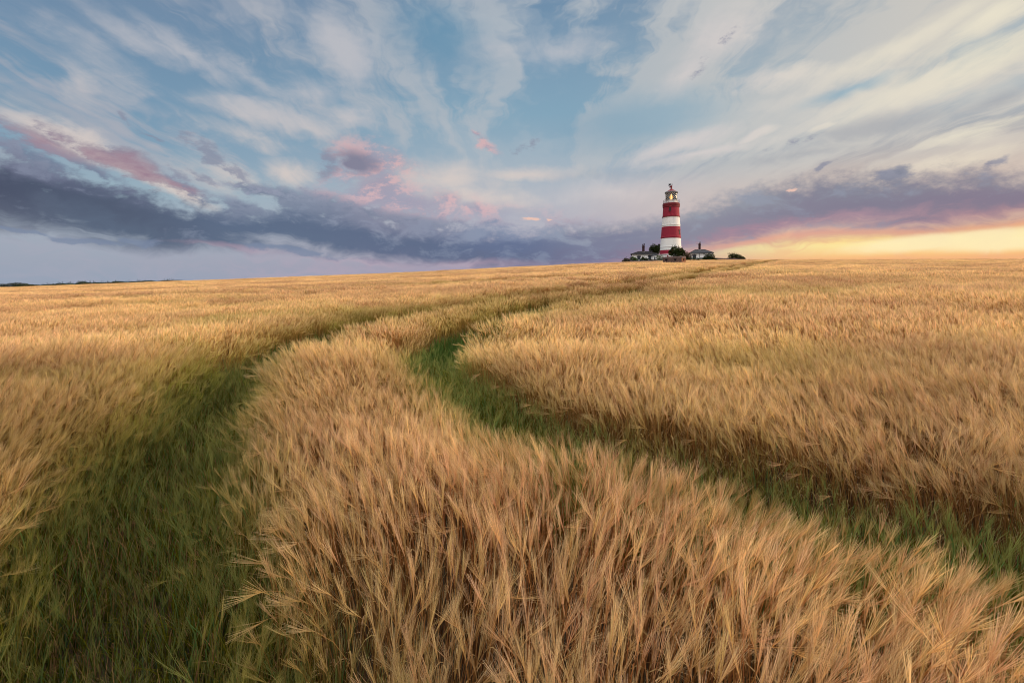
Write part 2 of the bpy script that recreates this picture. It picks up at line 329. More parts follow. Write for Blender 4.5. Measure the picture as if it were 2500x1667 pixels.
# ground: one sheet, fine near the camera, reaching past every visible horizon
def axis(lim, fine, n):
    t = np.linspace(-1, 1, n); return np.sign(t)*(np.abs(t)*fine + (np.abs(t)**4)*(lim-fine))
gx = axis(5200, 160, 301); gy = np.concatenate([np.linspace(-1200, -20, 16), np.linspace(-16, 60, 96), np.linspace(62, 260, 120), 260 + (np.linspace(0.02, 1, 60)**2.5)*4600])
GX, GY = np.meshgrid(gx, gy); GZ = land(GX, GY)
nx, ny = len(gx), len(gy); ii = np.arange(nx*ny).reshape(ny, nx)
gf = np.stack([ii[:-1, :-1], ii[:-1, 1:], ii[1:, 1:], ii[1:, :-1]], -1).reshape(-1, 4)
m_soil = mat('field_soil', (0.030, 0.020, 0.011), 1.0, 0.4, 0.9, color2=(0.050, 0.036, 0.016))
ground = mesh_np('ground', np.stack([GX.ravel(), GY.ravel(), GZ.ravel()], 1), gf, m_soil, smooth=True); tag(ground, kind='structure')

# ------------------------------------------------------------------ the two wheelings as polylines on the ground
def poly(pts): return np.array([hit(*p) for p in pts])
B1 = np.vstack([[9.5, 1.2], [5.6, 2.2], poly([(2476, 1407, .3), (2195, 1335, .3), (1999, 1265, .3), (1821, 1205, .3), (1629, 1160, .3), (1425, 1106, .3), (1319, 1046, .3), (1204, 983, .3),
      (1125, 870, .65), (1120, 838, .8), (1140, 812, .8), (1204, 774, .85), (1300, 744, .85), (1395, 725, .85), (1510, 708, .85), (1638, 687, .85), (1765, 664, .85), (1871, 642, .85)])])
B1 = np.vstack([B1, B1[-1] + (B1[-1]-B1[-2])*1.2])
B2 = np.vstack([[0.3, -0.4], poly([(800, 1667, .6), (700, 1500, .7), (625, 1300, .75), (578, 1120, .85), (566, 1020, .85), (600, 940, .85), (690, 850, .85), (818, 797, .85), (925, 770, .85), (1000, 759, .85),
      (1140, 738, .85), (1272, 717, .85), (1467, 693, .85), (1638, 672, .85), (1808, 647, .85)])])
B2 = np.vstack([B2, B2[-1] + (B2[-1]-B2[-2])*1.5])
def smoothline(Pn, n=2):
    for _ in range(n):
        q = [Pn[0]]
        for a, b in zip(Pn[:-1], Pn[1:]): q += [a*.75 + b*.25, a*.25 + b*.75]
        q.append(Pn[-1]); Pn = np.array(q)
    return Pn
B1 = smoothline(B1); B2 = smoothline(B2)
def signed(P, L):                                       # signed distance to a polyline, positive to its left
    best = np.full(len(P), 1e9); sg = np.zeros(len(P))
    for a, b in zip(L[:-1], L[1:]):
        t = b-a; q = P-a; k = np.clip((q@t)/(t@t), 0, 1); r = q - k[:, None]*t; d = np.hypot(r[:, 0], r[:, 1])
        c = t[0]*q[:, 1] - t[1]*q[:, 0]; m = d < best; best[m] = d[m]; sg[m] = np.sign(c[m])
    return best*sg
def vnoise(x, y, seed=0):
    rs = np.random.RandomState(seed); T = rs.rand(256, 256)
    xi = np.floor(x).astype(int); yi = np.floor(y).astype(int); fx = x-xi; fy = y-yi
    fx = fx*fx*(3-2*fx); fy = fy*fy*(3-2*fy)
    g00 = T[xi % 256, yi % 256]; g10 = T[(xi+1) % 256, yi % 256]; g01 = T[xi % 256, (yi+1) % 256]; g11 = T[(xi+1) % 256, (yi+1) % 256]
    return g00*(1-fx)*(1-fy) + g10*fx*(1-fy) + g01*(1-fx)*fy + g11*fx*fy
def fbm(x, y, seed=0, n=3):
    r = 0; a = 1.0; t = 0
    for i in range(n): r = r + a*vnoise(x*2**i + 17*i, y*2**i + 5*i, seed+i); t += a; a *= 0.5
    return r/t
def tracks(P):                                          # width of bare wheeling, edge distances
    s1, s2 = signed(P, B1), signed(P, B2); d = P[:, 1]
    w1 = np.interp(d, [2, 6, 12, 18, 40], [0.82, 0.82, 1.1, 1.25, 1.15]); w2 = np.interp(d, [1, 3, 4.5, 8, 15, 40], [1.3, 1.15, 0.95, 1.15, 1.35, 1.2])
    i1 = np.minimum(s1, w1-s1); i2 = np.minimum(s2, w2-s2)     # > 0 inside
    return s1, s2, w1, w2, i1, i2

# ------------------------------------------------------------------ plants
class Soup:
    def __init__(s): s.v = []; s.f = []; s.c = []; s.n = 0
    def add(s, v, f, c):
        v = np.asarray(v, float); s.v.append(v); s.f.append(np.asarray(f)+s.n); s.n += len(v)
        c = np.asarray(c, float); s.c.append(np.broadcast_to(c, (len(v), 4)) if c.ndim == 1 else c)
    def ribbon(s, path, width, side, c0, c1):           # path n x 3, one flat blade of quads
        path = np.asarray(path, float); n = len(path); w = np.asarray(width, float).reshape(-1, 1)*0.5
        a = path - side*w; b = path + side*w; v = np.empty((2*n, 3)); v[0::2] = a; v[1::2] = b
        i = np.arange(n-1)*2; f = np.stack([i, i+1, i+3, i+2], 1)
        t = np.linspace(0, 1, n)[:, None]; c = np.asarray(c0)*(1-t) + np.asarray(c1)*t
        s.add(v, f, np.repeat(c, 2, 0))
    def obj(s, name, m):
        return mesh_np(name, np.concatenate(s.v), np.concatenate(s.f), m, link=False, cols=np.concatenate(s.c))
rng = np.random.RandomState(7)
def unit(v): return v/np.linalg.norm(v)
# colour channels of a plant: r,g,b = dry colour with shade painted into the stem foot, alpha = how far up the plant (used to turn it green)
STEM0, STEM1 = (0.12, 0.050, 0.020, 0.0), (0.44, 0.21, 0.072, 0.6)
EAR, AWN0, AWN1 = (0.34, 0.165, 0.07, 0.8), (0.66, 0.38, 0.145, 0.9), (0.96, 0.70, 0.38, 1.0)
def barley(S, base, H, yaw, nod, lod):
    dirn = np.array([math.cos(yaw), math.sin(yaw), 0.0]); up = np.array([0, 0, 1.0]); sd = np.array([-math.sin(yaw), math.cos(yaw), 0.0])
    n = (9, 6, 3)[lod]; L = H; ts = np.linspace(0, 1, n+1); p = np.array(base, float); path = [p.copy()]; lean = rng.uniform(0.0, 0.16)
    for i in range(n):
        t = (ts[i]+ts[i+1])/2; th = lean + nod*t**4
        p = p + (up*math.cos(th) + dirn*math.sin(th))*L/n; path.append(p.copy())
    path = np.array(path); th = lean + nod; tan = up*math.cos(th*1.02) + dirn*math.sin(th*1.02)
    k = (rng.uniform(0.58, 1.12) if rng.rand() < .85 else rng.uniform(1.12, 1.32))*np.array([1, 1, 1, 1.0]); hue = np.array([1.0, rng.uniform(0.9, 1.08), rng.uniform(0.85, 1.1), 1.0])
    def cc(c): r = np.array(c)*k*hue; r[3] = c[3]; return r
    a = rng.uniform(0, 6.28); side = unit(np.array([math.cos(a), math.sin(a), 0.0]))
    wst = (0.0034, 0.0052, 0.012)[lod]
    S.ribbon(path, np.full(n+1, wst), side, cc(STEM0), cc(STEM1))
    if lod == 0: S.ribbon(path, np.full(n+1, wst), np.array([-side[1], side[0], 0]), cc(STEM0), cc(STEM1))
    # ear : two rows of kernels
    EL = rng.uniform(0.065, 0.095); e0 = path[-1]; bend = rng.uniform(0.1, 0.6)
    def earpt(t):
        th2 = th + bend*t; return e0 + (up*math.cos(th + bend*t*0.5) + dirn*math.sin(th + bend*t*0.5))*EL*t, up*math.cos(th2) + dirn*math.sin(th2)
    rs = rng.uniform(0, 3.14)
    nrm = unit(np.cross(tan, sd)); row = sd*math.cos(rs) + nrm*math.sin(rs)
    if lod == 0:
        for j in range(11):
            t = (j+0.3)/11; q, tg = earpt(t); w = 0.0052*(1.0 - 0.45*t)
            for sg in (-1, 1):
                if (j+(sg > 0)) % 1 == 0:
                    c0 = q + row*sg*w*0.62; ax = unit(tg + row*sg*0.33); o1 = unit(np.cross(ax, row+0.01)); o2 = np.cross(ax, o1); ln = 0.0115
                    v = [c0 - ax*ln*0.45, c0 + o1*w*0.62, c0 + o2*w*0.62, c0 - o1*w*0.62, c0 - o2*w*0.62, c0 + ax*ln*0.62]
                    S.add(v, [[0, 2, 1, 0], [0, 3, 2, 0], [0, 4, 3, 0], [0, 1, 4, 0], [5, 1, 2, 5], [5, 2, 3, 5], [5, 3, 4, 5], [5, 4, 1, 5]], [cc(EAR)*np.array([.62, .55, .5, 1])]*1 + [cc(EAR)]*4 + [cc(AWN0)])
    else:
        q1, _ = earpt(0.5); q2, _ = earpt(1.0); ew = 0.012 if lod == 1 else 0.020
        S.ribbon([e0, q1, q2], [0.004, ew, 0.004], unit(row), cc(EAR), cc(AWN0))
        if lod == 1: S.ribbon([e0, q1, q2], [0.004, ew, 0.004], unit(np.cross(row, tan)), cc(EAR), cc(AWN0))
    na, aw, segs = ((17, 0.0013, 3), (7, 0.0034, 2), (4, 0.011, 1))[lod]
    for j in range(na):
        t = (j + rng.rand())/na; q, tg = earpt(t*0.95); al = rng.uniform(0.13, 0.19)*(1.0 - 0.25*t)
        sp = rng.normal(0, 0.07)+ (0.08 if j % 2 else -0.08); sp2 = rng.normal(0, 0.07); d = unit(tg + row*sp + np.cross(row, tg)*sp2 + up*0.05)
        pts = [q]
        for i in range(segs):
            d = unit(d + up*0.05 - tg*0.0 + row*sp*0.12); pts.append(pts[-1] + d*al/segs)
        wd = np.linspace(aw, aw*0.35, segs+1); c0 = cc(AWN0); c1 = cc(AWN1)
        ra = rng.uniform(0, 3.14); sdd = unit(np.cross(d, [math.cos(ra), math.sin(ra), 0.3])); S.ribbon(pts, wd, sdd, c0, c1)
    if lod <= 1 and rng.rand() < (0.75 if lod == 0 else 0.3):                # a dry, hanging leaf
        i = rng.randint(2, n-1); q = path[i]; ya = rng.uniform(0, 6.28); dd = np.array([math.cos(ya), math.sin(ya), 0]); ll = rng.uniform(0.08, 0.2); pts = []
        for t in np.linspace(0, 1, 5): pts.append(q + dd*ll*t*0.7 + up*ll*(0.7*t - 1.3*t*t))
        S.ribbon(pts, [0.004, 0.007, 0.006, 0.004, 0.001], np.array([-dd[1], dd[0], 0.0]), cc((0.40, 0.25, 0.11, .4)), cc((0.52, 0.36, 0.17, .6)))
def blade(S, base, L, yaw, nod, w, c0, c1, n=5):
    dirn = np.array([math.cos(yaw), math.sin(yaw), 0.0]); up = np.array([0, 0, 1.0]); p = np.array(base, float); path = [p.copy()]
    th0 = rng.uniform(0.02, 0.25)
    for i in range(n):
        t = (i+.5)/n; th = th0 + nod*t**2; p = p + (up*math.cos(th) + dirn*math.sin(th))*L/n; path.append(p.copy())
    a = yaw + 1.57 + rng.uniform(-0.6, 0.6)
    S.ribbon(path, np.interp(np.linspace(0, 1, n+1), [0, .35, 1], [w*0.6, w, w*0.1]), np.array([math.cos(a), math.sin(a), 0]), c0, c1)
def green_ear(S, base, H, yaw, nod, big=False):         # a short unripe plant: soft green stem, ear and fine awns
    dirn = np.array([math.cos(yaw), math.sin(yaw), 0.0]); up = np.array([0, 0, 1.0]); p = np.array(base, float); path = [p.copy()]
    for i in range(5):
        th = 0.05 + nod*((i+.5)/5)**3; p = p + (up*math.cos(th) + dirn*math.sin(th))*H/5; path.append(p.copy())
    g0 = np.array([0.035, 0.075, 0.018, 0]); g1 = np.array([0.10, 0.17, 0.045, .7]); k = rng.uniform(.75, 1.25)
    a = rng.uniform(0, 6.28); S.ribbon(path, np.full(6, 0.004), np.array([math.cos(a), math.sin(a), 0]), g0*k, g1*k)
    tan = unit(path[-1]-path[-2]); sd = np.array([-dirn[1], dirn[0], 0]); e0 = path[-1]; ec = np.array([0.17, 0.22, 0.07, 1])*k
    for j in range(9):
        q = e0 + tan*0.062*(j/9)
        for sg in (-1, 1):
            ax = unit(tan + sd*sg*0.5); o = np.cross(ax, sd); w = 0.0042
            S.add([q, q + sd*sg*w + ax*0.004 + o*w*.6, q + sd*sg*w + ax*0.004 - o*w*.6, q + ax*0.013 + sd*sg*w*.8], [[0, 1, 3, 0], [0, 3, 2, 0], [0, 2, 1, 0], [1, 2, 3, 1]], [ec*.5, ec, ec, ec*1.5])
    if big:
        for j in range(12):
            q = e0 + tan*0.06*rng.rand(); d = unit(tan + rng.normal(0, .16, 3)); al = rng.uniform(.08, .13)
            S.ribbon([q, q+d*al*.5, q+d*al], [0.0012, .001, .0005], unit(np.cross(d, rng.normal(0, 1, 3))), (0.16, 0.20, 0.05, 1), (0.30, 0.30, 0.09, 1))

def plant_mat(name, transl, green0, green1, olive):
    m = bpy.data.materials.new(name); m.use_nodes = True; nt = m.node_tree; nt.nodes.clear(); g = G(nt)
    a = g.new('ShaderNodeAttribute'); a.attribute_name = 'col'
    ag = g.new('ShaderNodeAttribute'); ag.attribute_name = 'green'; ag.attribute_type = 'INSTANCER'
    at_ = g.new('ShaderNodeAttribute'); at_.attribute_name = 'tint'; at_.attribute_type = 'INSTANCER'
    gr = V(g, ag.outputs['Fac']); tn = V(g, at_.outputs['Fac']); lev = V(g, a.outputs['Alpha'])
    gcol = g.mix(lev, green0, green1)
    f = g.m('MULTIPLY', gr, 1.0, clamp=True)
    c = g.mix(f, a.outputs['Color'], gcol)
    hs = g.new('ShaderNodeHueSaturation'); g.put(hs.inputs['Color'], c); g.put(hs.inputs['Value'], 0.78 + tn*0.44); g.put(hs.inputs['Hue'], 0.486 + g.m('MINIMUM', tn, 1.0)*0.022)
    d = g.new('ShaderNodeBsdfDiffuse'); t = g.new('ShaderNodeBsdfTranslucent'); mx = g.new('ShaderNodeMixShader'); o = g.new('ShaderNodeOutputMaterial')
    nt.links.new(hs.outputs[0], d.inputs[0]); nt.links.new(hs.outputs[0], t.inputs[0]); mx.inputs[0].default_value = transl
    nt.links.new(d.outputs[0], mx.inputs[1]); nt.links.new(t.outputs[0], mx.inputs[2]); nt.links.new(mx.outputs[0], o.inputs[0])
    return m
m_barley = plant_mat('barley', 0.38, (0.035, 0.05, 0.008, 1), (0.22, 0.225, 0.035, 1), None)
m_green = plant_mat('green_growth', 0.35, (0.03, 0.05, 0.012, 1), (0.10, 0.13, 0.03, 1), None)

def nodf(): return abs(rng.normal(0.22, 0.2)) if rng.rand() < .84 else rng.uniform(.7, 1.5)
def make_clumps():
    P = []
    for k in range(10):                                 # 0-9 : nearest, every kernel and awn
        S = Soup()
        for i in range(9): r = 0.12*math.sqrt(rng.rand()); a = rng.uniform(0, 6.28); barley(S, (r*math.cos(a), r*math.sin(a), 0), rng.uniform(0.70, 0.90), rng.normal(0, 0.55), nodf(), 0)
        P.append(S.obj('barley_plants', m_barley))
    for k in range(6):                                  # 10-15 : middle distance
        S = Soup()
        for i in range(34): barley(S, (rng.uniform(-.24, .24), rng.uniform(-.24, .24), 0), rng.uniform(0.70, 0.90), rng.normal(0, 0.6), nodf(), 1)
        P.append(S.obj('barley_plants', m_barley))
    for k in range(5):                                  # 16-20 : far
        S = Soup()
        for i in range(150): barley(S, (rng.uniform(-.7, .7), rng.uniform(-.7, .7), 0), rng.uniform(0.70, 0.88), rng.normal(0, 0.7), nodf(), 2)
        P.append(S.obj('barley_plants', m_barley))
    return P
def make_green():
    P = []
    for k in range(8):
        S = Soup(); 
        for i in range(26):
            b = (rng.uniform(-.12, .12), rng.uniform(-.12, .12), 0); kk = rng.uniform(.6, 1.3)
            if rng.rand() < .2: c0, c1 = (0.12, 0.07, 0.03, 0), (0.34, 0.22, 0.08, 1)
            elif rng.rand() < .07: c0, c1 = (0.03, 0.06, 0.025, 0), (0.065*kk, 0.12*kk, 0.055*kk, 1)
            else: c0, c1 = (0.016, 0.032, 0.007, 0), (0.122*kk, 0.118*kk, 0.008*kk, 1)
            blade(S, b, rng.uniform(.12, .34), rng.uniform(0, 6.28), rng.uniform(.1, 1.5), rng.uniform(.004, .010), c0, c1)
        for i in range(5): green_ear(S, (rng.uniform(-.12, .12), rng.uniform(-.12, .12), 0), rng.uniform(.20, .42), rng.uniform(0, 6.28), rng.uniform(0, .7), i % 2 == 0)
        P.append(S.obj('green_plants', m_green))
    for k in range(3):                                  # far version
        S = Soup()
        for i in range(40): kk = rng.uniform(.6, 1.3); blade(S, (rng.uniform(-.3, .3), rng.uniform(-.3, .3), 0), rng.uniform(.2, .5), rng.uniform(0, 6.28), rng.uniform(.1, 1.2), .02, (0.02, 0.045, 0.01, 0), (0.085*kk, 0.14*kk, 0.03*kk, 1), 2)
        P.append(S.obj('green_plants', m_green))
    return P
def scatter(name, pts, protos, lab, cat):
    """pts: dict of arrays x,y,rot(yaw),tilt,scl,green,tint,idx ; one object that sets the plants out"""
    x, y = pts['x'], pts['y']; n = len(x); me = bpy.data.meshes.new(name); me.vertices.add(n)
    me.vertices.foreach_set('co', np.stack([x, y, land(x, y) - 0.01], 1).astype(np.float32).ravel())
    def at2(nm, ty, fld, d): a = me.attributes.new(nm, ty, 'POINT'); a.data.foreach_set(fld, np.ascontiguousarray(d).ravel())
    at2('rot', 'FLOAT_VECTOR', 'vector', np.stack([pts['tx'], pts['ty'], pts['rot']], 1).astype(np.float32))
    at2('scl', 'FLOAT', 'value', pts['scl'].astype(np.float32)); at2('green', 'FLOAT', 'value', pts['green'].astype(np.float32))
    at2('tint', 'FLOAT', 'value', pts['tint'].astype(np.float32)); at2('idx', 'INT', 'value', pts['idx'].astype(np.int32))
    o = bpy.data.objects.new(name, me); C.objects.link(o); tag(o, lab, cat, kind='stuff')
    ng = bpy.data.node_groups.new(name, 'GeometryNodeTree'); ng.interface.new_socket('Geometry', in_out='INPUT', socket_type='NodeSocketGeometry'); ng.interface.new_socket('Geometry', in_out='OUTPUT', socket_type='NodeSocketGeometry')
    N = ng.nodes.new; Lk = ng.links.new; gi = N('NodeGroupInput'); go = N('NodeGroupOutput'); j = N('GeometryNodeJoinGeometry')
    def na(nm, ty): k = N('GeometryNodeInputNamedAttribute'); k.data_type = ty; k.inputs['Name'].default_value = nm; return k.outputs['Attribute']
    rot, scl, idx = na('rot', 'FLOAT_VECTOR'), na('scl', 'FLOAT'), na('idx', 'INT')
    for i, p in enumerate(protos):
        oi = N('GeometryNodeObjectInfo'); oi.inputs['Object'].default_value = p; oi.inputs['As Instance'].default_value = True
        cmp = N('FunctionNodeCompare'); cmp.data_type = 'INT'; cmp.operation = 'EQUAL'; Lk(idx, cmp.inputs[2]); cmp.inputs[3].default_value = i
        ip = N('GeometryNodeInstanceOnPoints'); Lk(gi.outputs[0], ip.inputs['Points']); Lk(cmp.outputs[0], ip.inputs['Selection']); Lk(oi.outputs['Geometry'], ip.inputs['Instance'])
        Lk(rot, ip.inputs['Rotation']); Lk(scl, ip.inputs['Scale']); Lk(ip.outputs[0], j.inputs[0])
    Lk(j.outputs[0], go.inputs[0]); md = o.modifiers.new('plants', 'NODES'); md.node_group = ng
    return o
def grid(step, y0, y1, umax, jit=0.5, pad=2.0, ymin_side=None):
    ys = np.arange(y0, y1, step); P = []
    for yy in ys:
        w = umax*max(yy, 0) + pad; xs = np.arange(-w, w, step); P.append(np.stack([xs, np.full_like(xs, yy)], 1))
    P = np.concatenate(P); return P + rng.uniform(-jit, jit, P.shape)*step
FIELD_END = lambda x, y: np.interp(x/np.maximum(y, 1), [-1.4, -.3, .16, .22, .60, .66, 1.6], [196, 196, 190, 137, 137, 176, 176])

def build_field():
    near = grid(0.125, 0.0, 7.0, 1.5, pad=3.2); mid = grid(0.36, 7.0, 27.0, 1.5, pad=3.0); far = grid(0.95, 27.0, 200.0, 1.35, pad=3.0)
    strip = []
    for L in (B1, B2):
        for a, b in zip(L[:-1], L[1:]):
            if b[1] < 26 or a[1] > 130: continue
            n = int(np.hypot(*(b-a))/.16)+1; t = rng.rand(n)[:, None]; nn = np.array([-(b-a)[1], (b-a)[0]])/np.hypot(*(b-a)); q = a + (b-a)*t
            strip += [q - nn*rng.uniform(.1, 1.1, n)[:, None], q + nn*rng.uniform(.9, 1.9, n)[:, None]]
    strip = np.concatenate(strip); strip = strip[strip[:, 1] > 27]
    out = []; grn = []
    for lod, P in enumerate((near, mid, far, strip)):
        thin = lod == 2; lod = 1 if lod == 3 else lod
        x, y = P[:, 0], P[:, 1]; s1, s2, w1, w2, i1, i2 = tracks(P); ins = np.maximum(i1, i2)
        ins = ins + (fbm(x*2.2, y*2.2, 11)-.5)*0.30                       # ragged edges
        half = (0.10, 0.60, 0.45)[lod]
        keep = ((ins < -(0.75 if thin else half*0.2)) | ((lod == 0) & (ins < np.where(s1 < w1, .36, .24)) & (rng.rand(len(x)) < .75))) & (y < FIELD_END(x, y))
        # pillbox stands in the field
        dd = -ins
        g = np.exp(-np.clip(dd, 0, 9)/0.30)*0.85
        leftside = (s2 > 0); g = np.where(leftside, np.maximum(g, 0.95*np.exp(-np.clip(dd, 0, 9)/np.interp(y, [4, 10], [.2, .55]))*(y < 60)), g)   # greener on the far side of the left wheeling
        farside = (s1 > 0) & (s2 < 0) & (dd > 0) & ((s1 - w1) < 1.2); g = np.where(farside, np.maximum(g, .8*np.exp(-np.clip(s1-w1, 0, 9)/.35)), g)
        rightside = s1 < 0; g = np.where(rightside, g*0.55, g)
        pat = fbm(x*0.22 + 3, y*0.34 + 8, 21, 4); g = g + np.clip(pat-.58, 0, 1)*2.2
        pat2 = fbm(x*0.05, y*0.16, 31, 3); g = g + np.clip(pat2-.55, 0, 1)*1.6
        lp = np.exp(-(((x+6.2)/1.6)**2 + ((y-5.6)/0.7)**2)); g = g + lp*.6
        g = np.clip(g*(0.8 if lod < 2 else 0.7), 0, .9); g = np.clip(np.where(dd < 0, .8 + np.clip(-dd, 0, .3)*.7, g) + rng.normal(0, .07, len(x)), 0, 1)
        hgt = 1.0 + (fbm(x*0.8, y*0.8, 41)-.5)*0.22 + (fbm(x*0.16, y*0.3, 51)-.5)*0.30 + (fbm(x*0.05, y*0.28, 55)-.5)*(0, .30, .30)[lod] - (0, .05, .03)[lod] - g*0.26 + rng.normal(0, .03, len(x))
        hgt = hgt*np.interp(-dd, [-.05, .05, .4], [1, .86, .62])
        hgt = hgt - 0.22*np.exp(-np.clip(dd, 0, 5)/0.22)*(rng.rand(len(x)))*np.where(rightside, .1, 1)
        # wind: heads lean left and away, wandering; at the wheelings they spill outwards
        base = np.interp(x, [-1.2, 0.2, 1.6], [math.pi*.95, math.pi*.55, math.pi*.05]); base = np.where(rightside, math.pi*.6, base); base = np.where(leftside, math.pi*.05 + np.clip(dd, 0, 3)*.5, base)
        yaw = base + (fbm(x*0.6, y*0.6, 61)-.5)*5.0 + rng.normal(0, .75, len(x))
        spill = np.exp(-np.clip(dd, 0, 5)/.25)
        tint = np.clip(.5 + (fbm(x*.5, y*.5, 71)-.5)*1.2 + (fbm(x*.06, y*.25, 75)-.5)*1.5 + rng.normal(0, .12, len(x)), 0, 1)
        n0, n1 = ((0, 10), (10, 16), (16, 21))[lod]
        out.append({k: v[keep] for k, v in dict(x=x, y=y, rot=yaw, tx=rng.normal(0, .05, len(x)) , ty=rng.normal(0.04, .07, len(x))*(1, .6, .2)[lod], scl=hgt*(1, 1, 1.03)[lod], green=g, tint=tint, idx=rng.randint(n0, n1, len(x))).items()})
    pts = {k: np.concatenate([o[k] for o in out]) for k in out[0]}
    protos = make_clumps(); o = scatter('barley_field', pts, protos, 'ripe golden barley crop covering the rising field up to the lighthouse', 'barley')
    # green growth in the wheelings
    ga = grid(0.10, 0.4, 9.0, 1.32, pad=1.6); gb = grid(0.28, 9.0, 60.0, 1.0); out = []
    for lod, P in enumerate((ga, gb)):
        x, y = P[:, 0], P[:, 1]; s1, s2, w1, w2, i1, i2 = tracks(P); ins = np.maximum(i1, i2)
        keep = ins > -0.25
        mid_ = np.clip(ins/0.55, 0, 1)
        wheel = np.exp(-((ins-0.50)/0.20)**2)*(lod == 0)                  # flattened middle
        keep &= rng.rand(len(x)) > wheel*0.25
        h = 1.12 - 0.42*mid_ + rng.normal(0, .12, len(x)) + (fbm(x*1.5, y*1.5, 81)-.5)*.5
        n0, n1 = ((0, 8), (8, 11))[lod]
        out.append({k: v[keep] for k, v in dict(x=x, y=y, rot=rng.uniform(0, 6.28, len(x)), tx=rng.normal(0, .08, len(x)), ty=rng.normal(0, .08, len(x)), scl=np.clip(h, .4, 1.6), green=np.zeros(len(x)), tint=np.clip(rng.normal(.45, .25, len(x)) - np.where(s2 > -.3, .45, 0) + np.where((s1 > -.3) & (s1 < 2), .9, 0)*(s2 < -.5)*.35, -.7, 1.4), idx=rng.randint(n0, n1, len(x))).items()})
    pts = {k: np.concatenate([o[k] for o in out]) for k in out[0]}
    scatter('wheeling_grass', pts, make_green(), 'green unripe stems and grass growing in the two sunken wheel tracks', 'grass')
build_field()

# ------------------------------------------------------------------ mesh helpers for built things
class MB:
    def __init__(s): s.v = []; s.f = []; s.m = []
    def add(s, v, f, mi=0):
        n = len(s.v); s.v += [tuple(p) for p in v]; s.f += [tuple(i+n for i in q) for q in f]; s.m += [mi]*len(f)
    def box(s, x0, x1, y0, y1, z0, z1, mi=0):
        v = [(x, y, z) for z in (z0, z1) for y in (y0, y1) for x in (x0, x1)]
        s.add(v, [(0, 2, 3, 1), (4, 5, 7, 6), (0, 1, 5, 4), (2, 6, 7, 3), (0, 4, 6, 2), (1, 3, 7, 5)], mi)
    def lathe(s, prof, seg=48, cx=0, cy=0, mi=0, cap=True):      # prof : (r, z) upwards ; mi int or list per ring gap
        v = []; f = []; ms = []
        for r, z in prof:
            for k in range(seg): a = 2*math.pi*k/seg; v.append((cx+r*math.cos(a), cy+r*math.sin(a), z))
        for j in range(len(prof)-1):
            for k in range(seg):
                f.append((j*seg+k, j*seg+(k+1) % seg, (j+1)*seg+(k+1) % seg, (j+1)*seg+k)); ms.append(mi[j] if isinstance(mi, list) else mi)
        if cap: f.append(tuple(range(seg))[::-1]); ms.append(ms[0]); f.append(tuple((len(prof)-1)*seg+k for k in range(seg))); ms.append(ms[-2])
        n = len(s.v); s.v += v; s.f += [tuple(i+n for i in q) for q in f]; s.m += ms
    def tube(s, a, b, r, seg=6, r2=None, mi=0):
        a, b = Vector(a), Vector(b); d = (b-a).normalized(); o = d.orthogonal().normalized(); p = d.cross(o); r2 = r if r2 is None else r2; v = []
        for q, rr in ((a, r), (b, r2)):
            for k in range(seg): t = 2*math.pi*k/seg; v.append(q + (o*math.cos(t) + p*math.sin(t))*rr)
        s.add(v, [(k, (k+1) % seg, seg+(k+1) % seg, seg+k) for k in range(seg)] + [tuple(range(seg))[::-1], tuple(range(seg, 2*seg))], mi)
    def build(s, name, m, parent=None, smooth=False, bevel=0.0):
        o = mesh_np(name, s.v, s.f, m, parent, fm=s.m)
        if smooth:
            o.data.polygons.foreach_set('use_smooth', [len(p.vertices) == 4 for p in o.data.polygons])
            try:
                e = o.modifiers.new('split', 'EDGE_SPLIT'); e.split_angle = R(35)
            except Exception: pass
        if bevel: b = o.modifiers.new('bevel', 'BEVEL'); b.width = bevel; b.segments = 2; b.limit_method = 'ANGLE'
        return o

def painted(name, base, stain, amount, rough=0.8):
    m = bpy.data.materials.new(name); m.use_nodes = True; nt = m.node_tree; g = G(nt); b = nt.nodes['Principled BSDF']
    tc = g.new('ShaderNodeTexCoord'); sp = g.new('ShaderNodeSeparateXYZ'); nt.links.new(tc.outputs['Object'], sp.inputs[0])
    x, y, z = (V(g, sp.outputs[i]) for i in range(3))
    def n3(v, sc, de): 
        n = g.new('ShaderNodeTexNoise'); g.put(n.inputs['Vector'], v); n.inputs['Scale'].default_value = sc; n.inputs['Detail'].default_value = de; n.inputs['Roughness'].default_value = .7; return V(g, n.outputs[0])
    streak = n3(g.xyz(x*2.2, y*2.2, z*0.35), 1.0, 6); spots = n3(tc.outputs['Object'], 3.4, 6)
    f = g.step(streak*0.55 + spots*0.6, 0.62, 0.76)*amount
    c = g.mix(f, tuple(base)+(1,), tuple(stain)+(1,)); c = g.mix(g.step(n3(tc.outputs['Object'], .5, 4), .35, .7)*.25, c, tuple(v*.78 for v in base)+(1,))
    g.put(b.inputs['Base Color'], c); b.inputs['Roughness'].default_value = rough
    bn = g.new('ShaderNodeBump'); bn.inputs['Strength'].default_value = .25; bn.inputs['Distance'].default_value = .03; g.put(bn.inputs['Height'], spots); nt.links.new(bn.outputs[0], b.inputs['Normal'])
    return m
m_wall = painted('whitewash', (0.86, 0.87, 0.86), (0.45, 0.40, 0.32), 0.4)
m_white = painted('white_paint', (0.70, 0.71, 0.69), (0.30, 0.24, 0.16), 0.85)
m_red = painted('red_paint', (0.25, 0.006, 0.026), (0.15, 0.012, 0.02), 0.5)
m_redd = painted('red_paint_dark', (0.15, 0.008, 0.015), (0.09, 0.01, 0.014), 0.5)
m_iron = mat('dark_iron', (0.035, 0.035, 0.04), .5, .3, 8)
m_slate = mat('slate', (0.040, 0.046, 0.056), .8, .35, 5, color2=(0.026, 0.028, 0.033), bump=.4)
m_slated = mat('dark_slate', (0.014, 0.012, 0.014), .85, .35, 5, bump=.4)
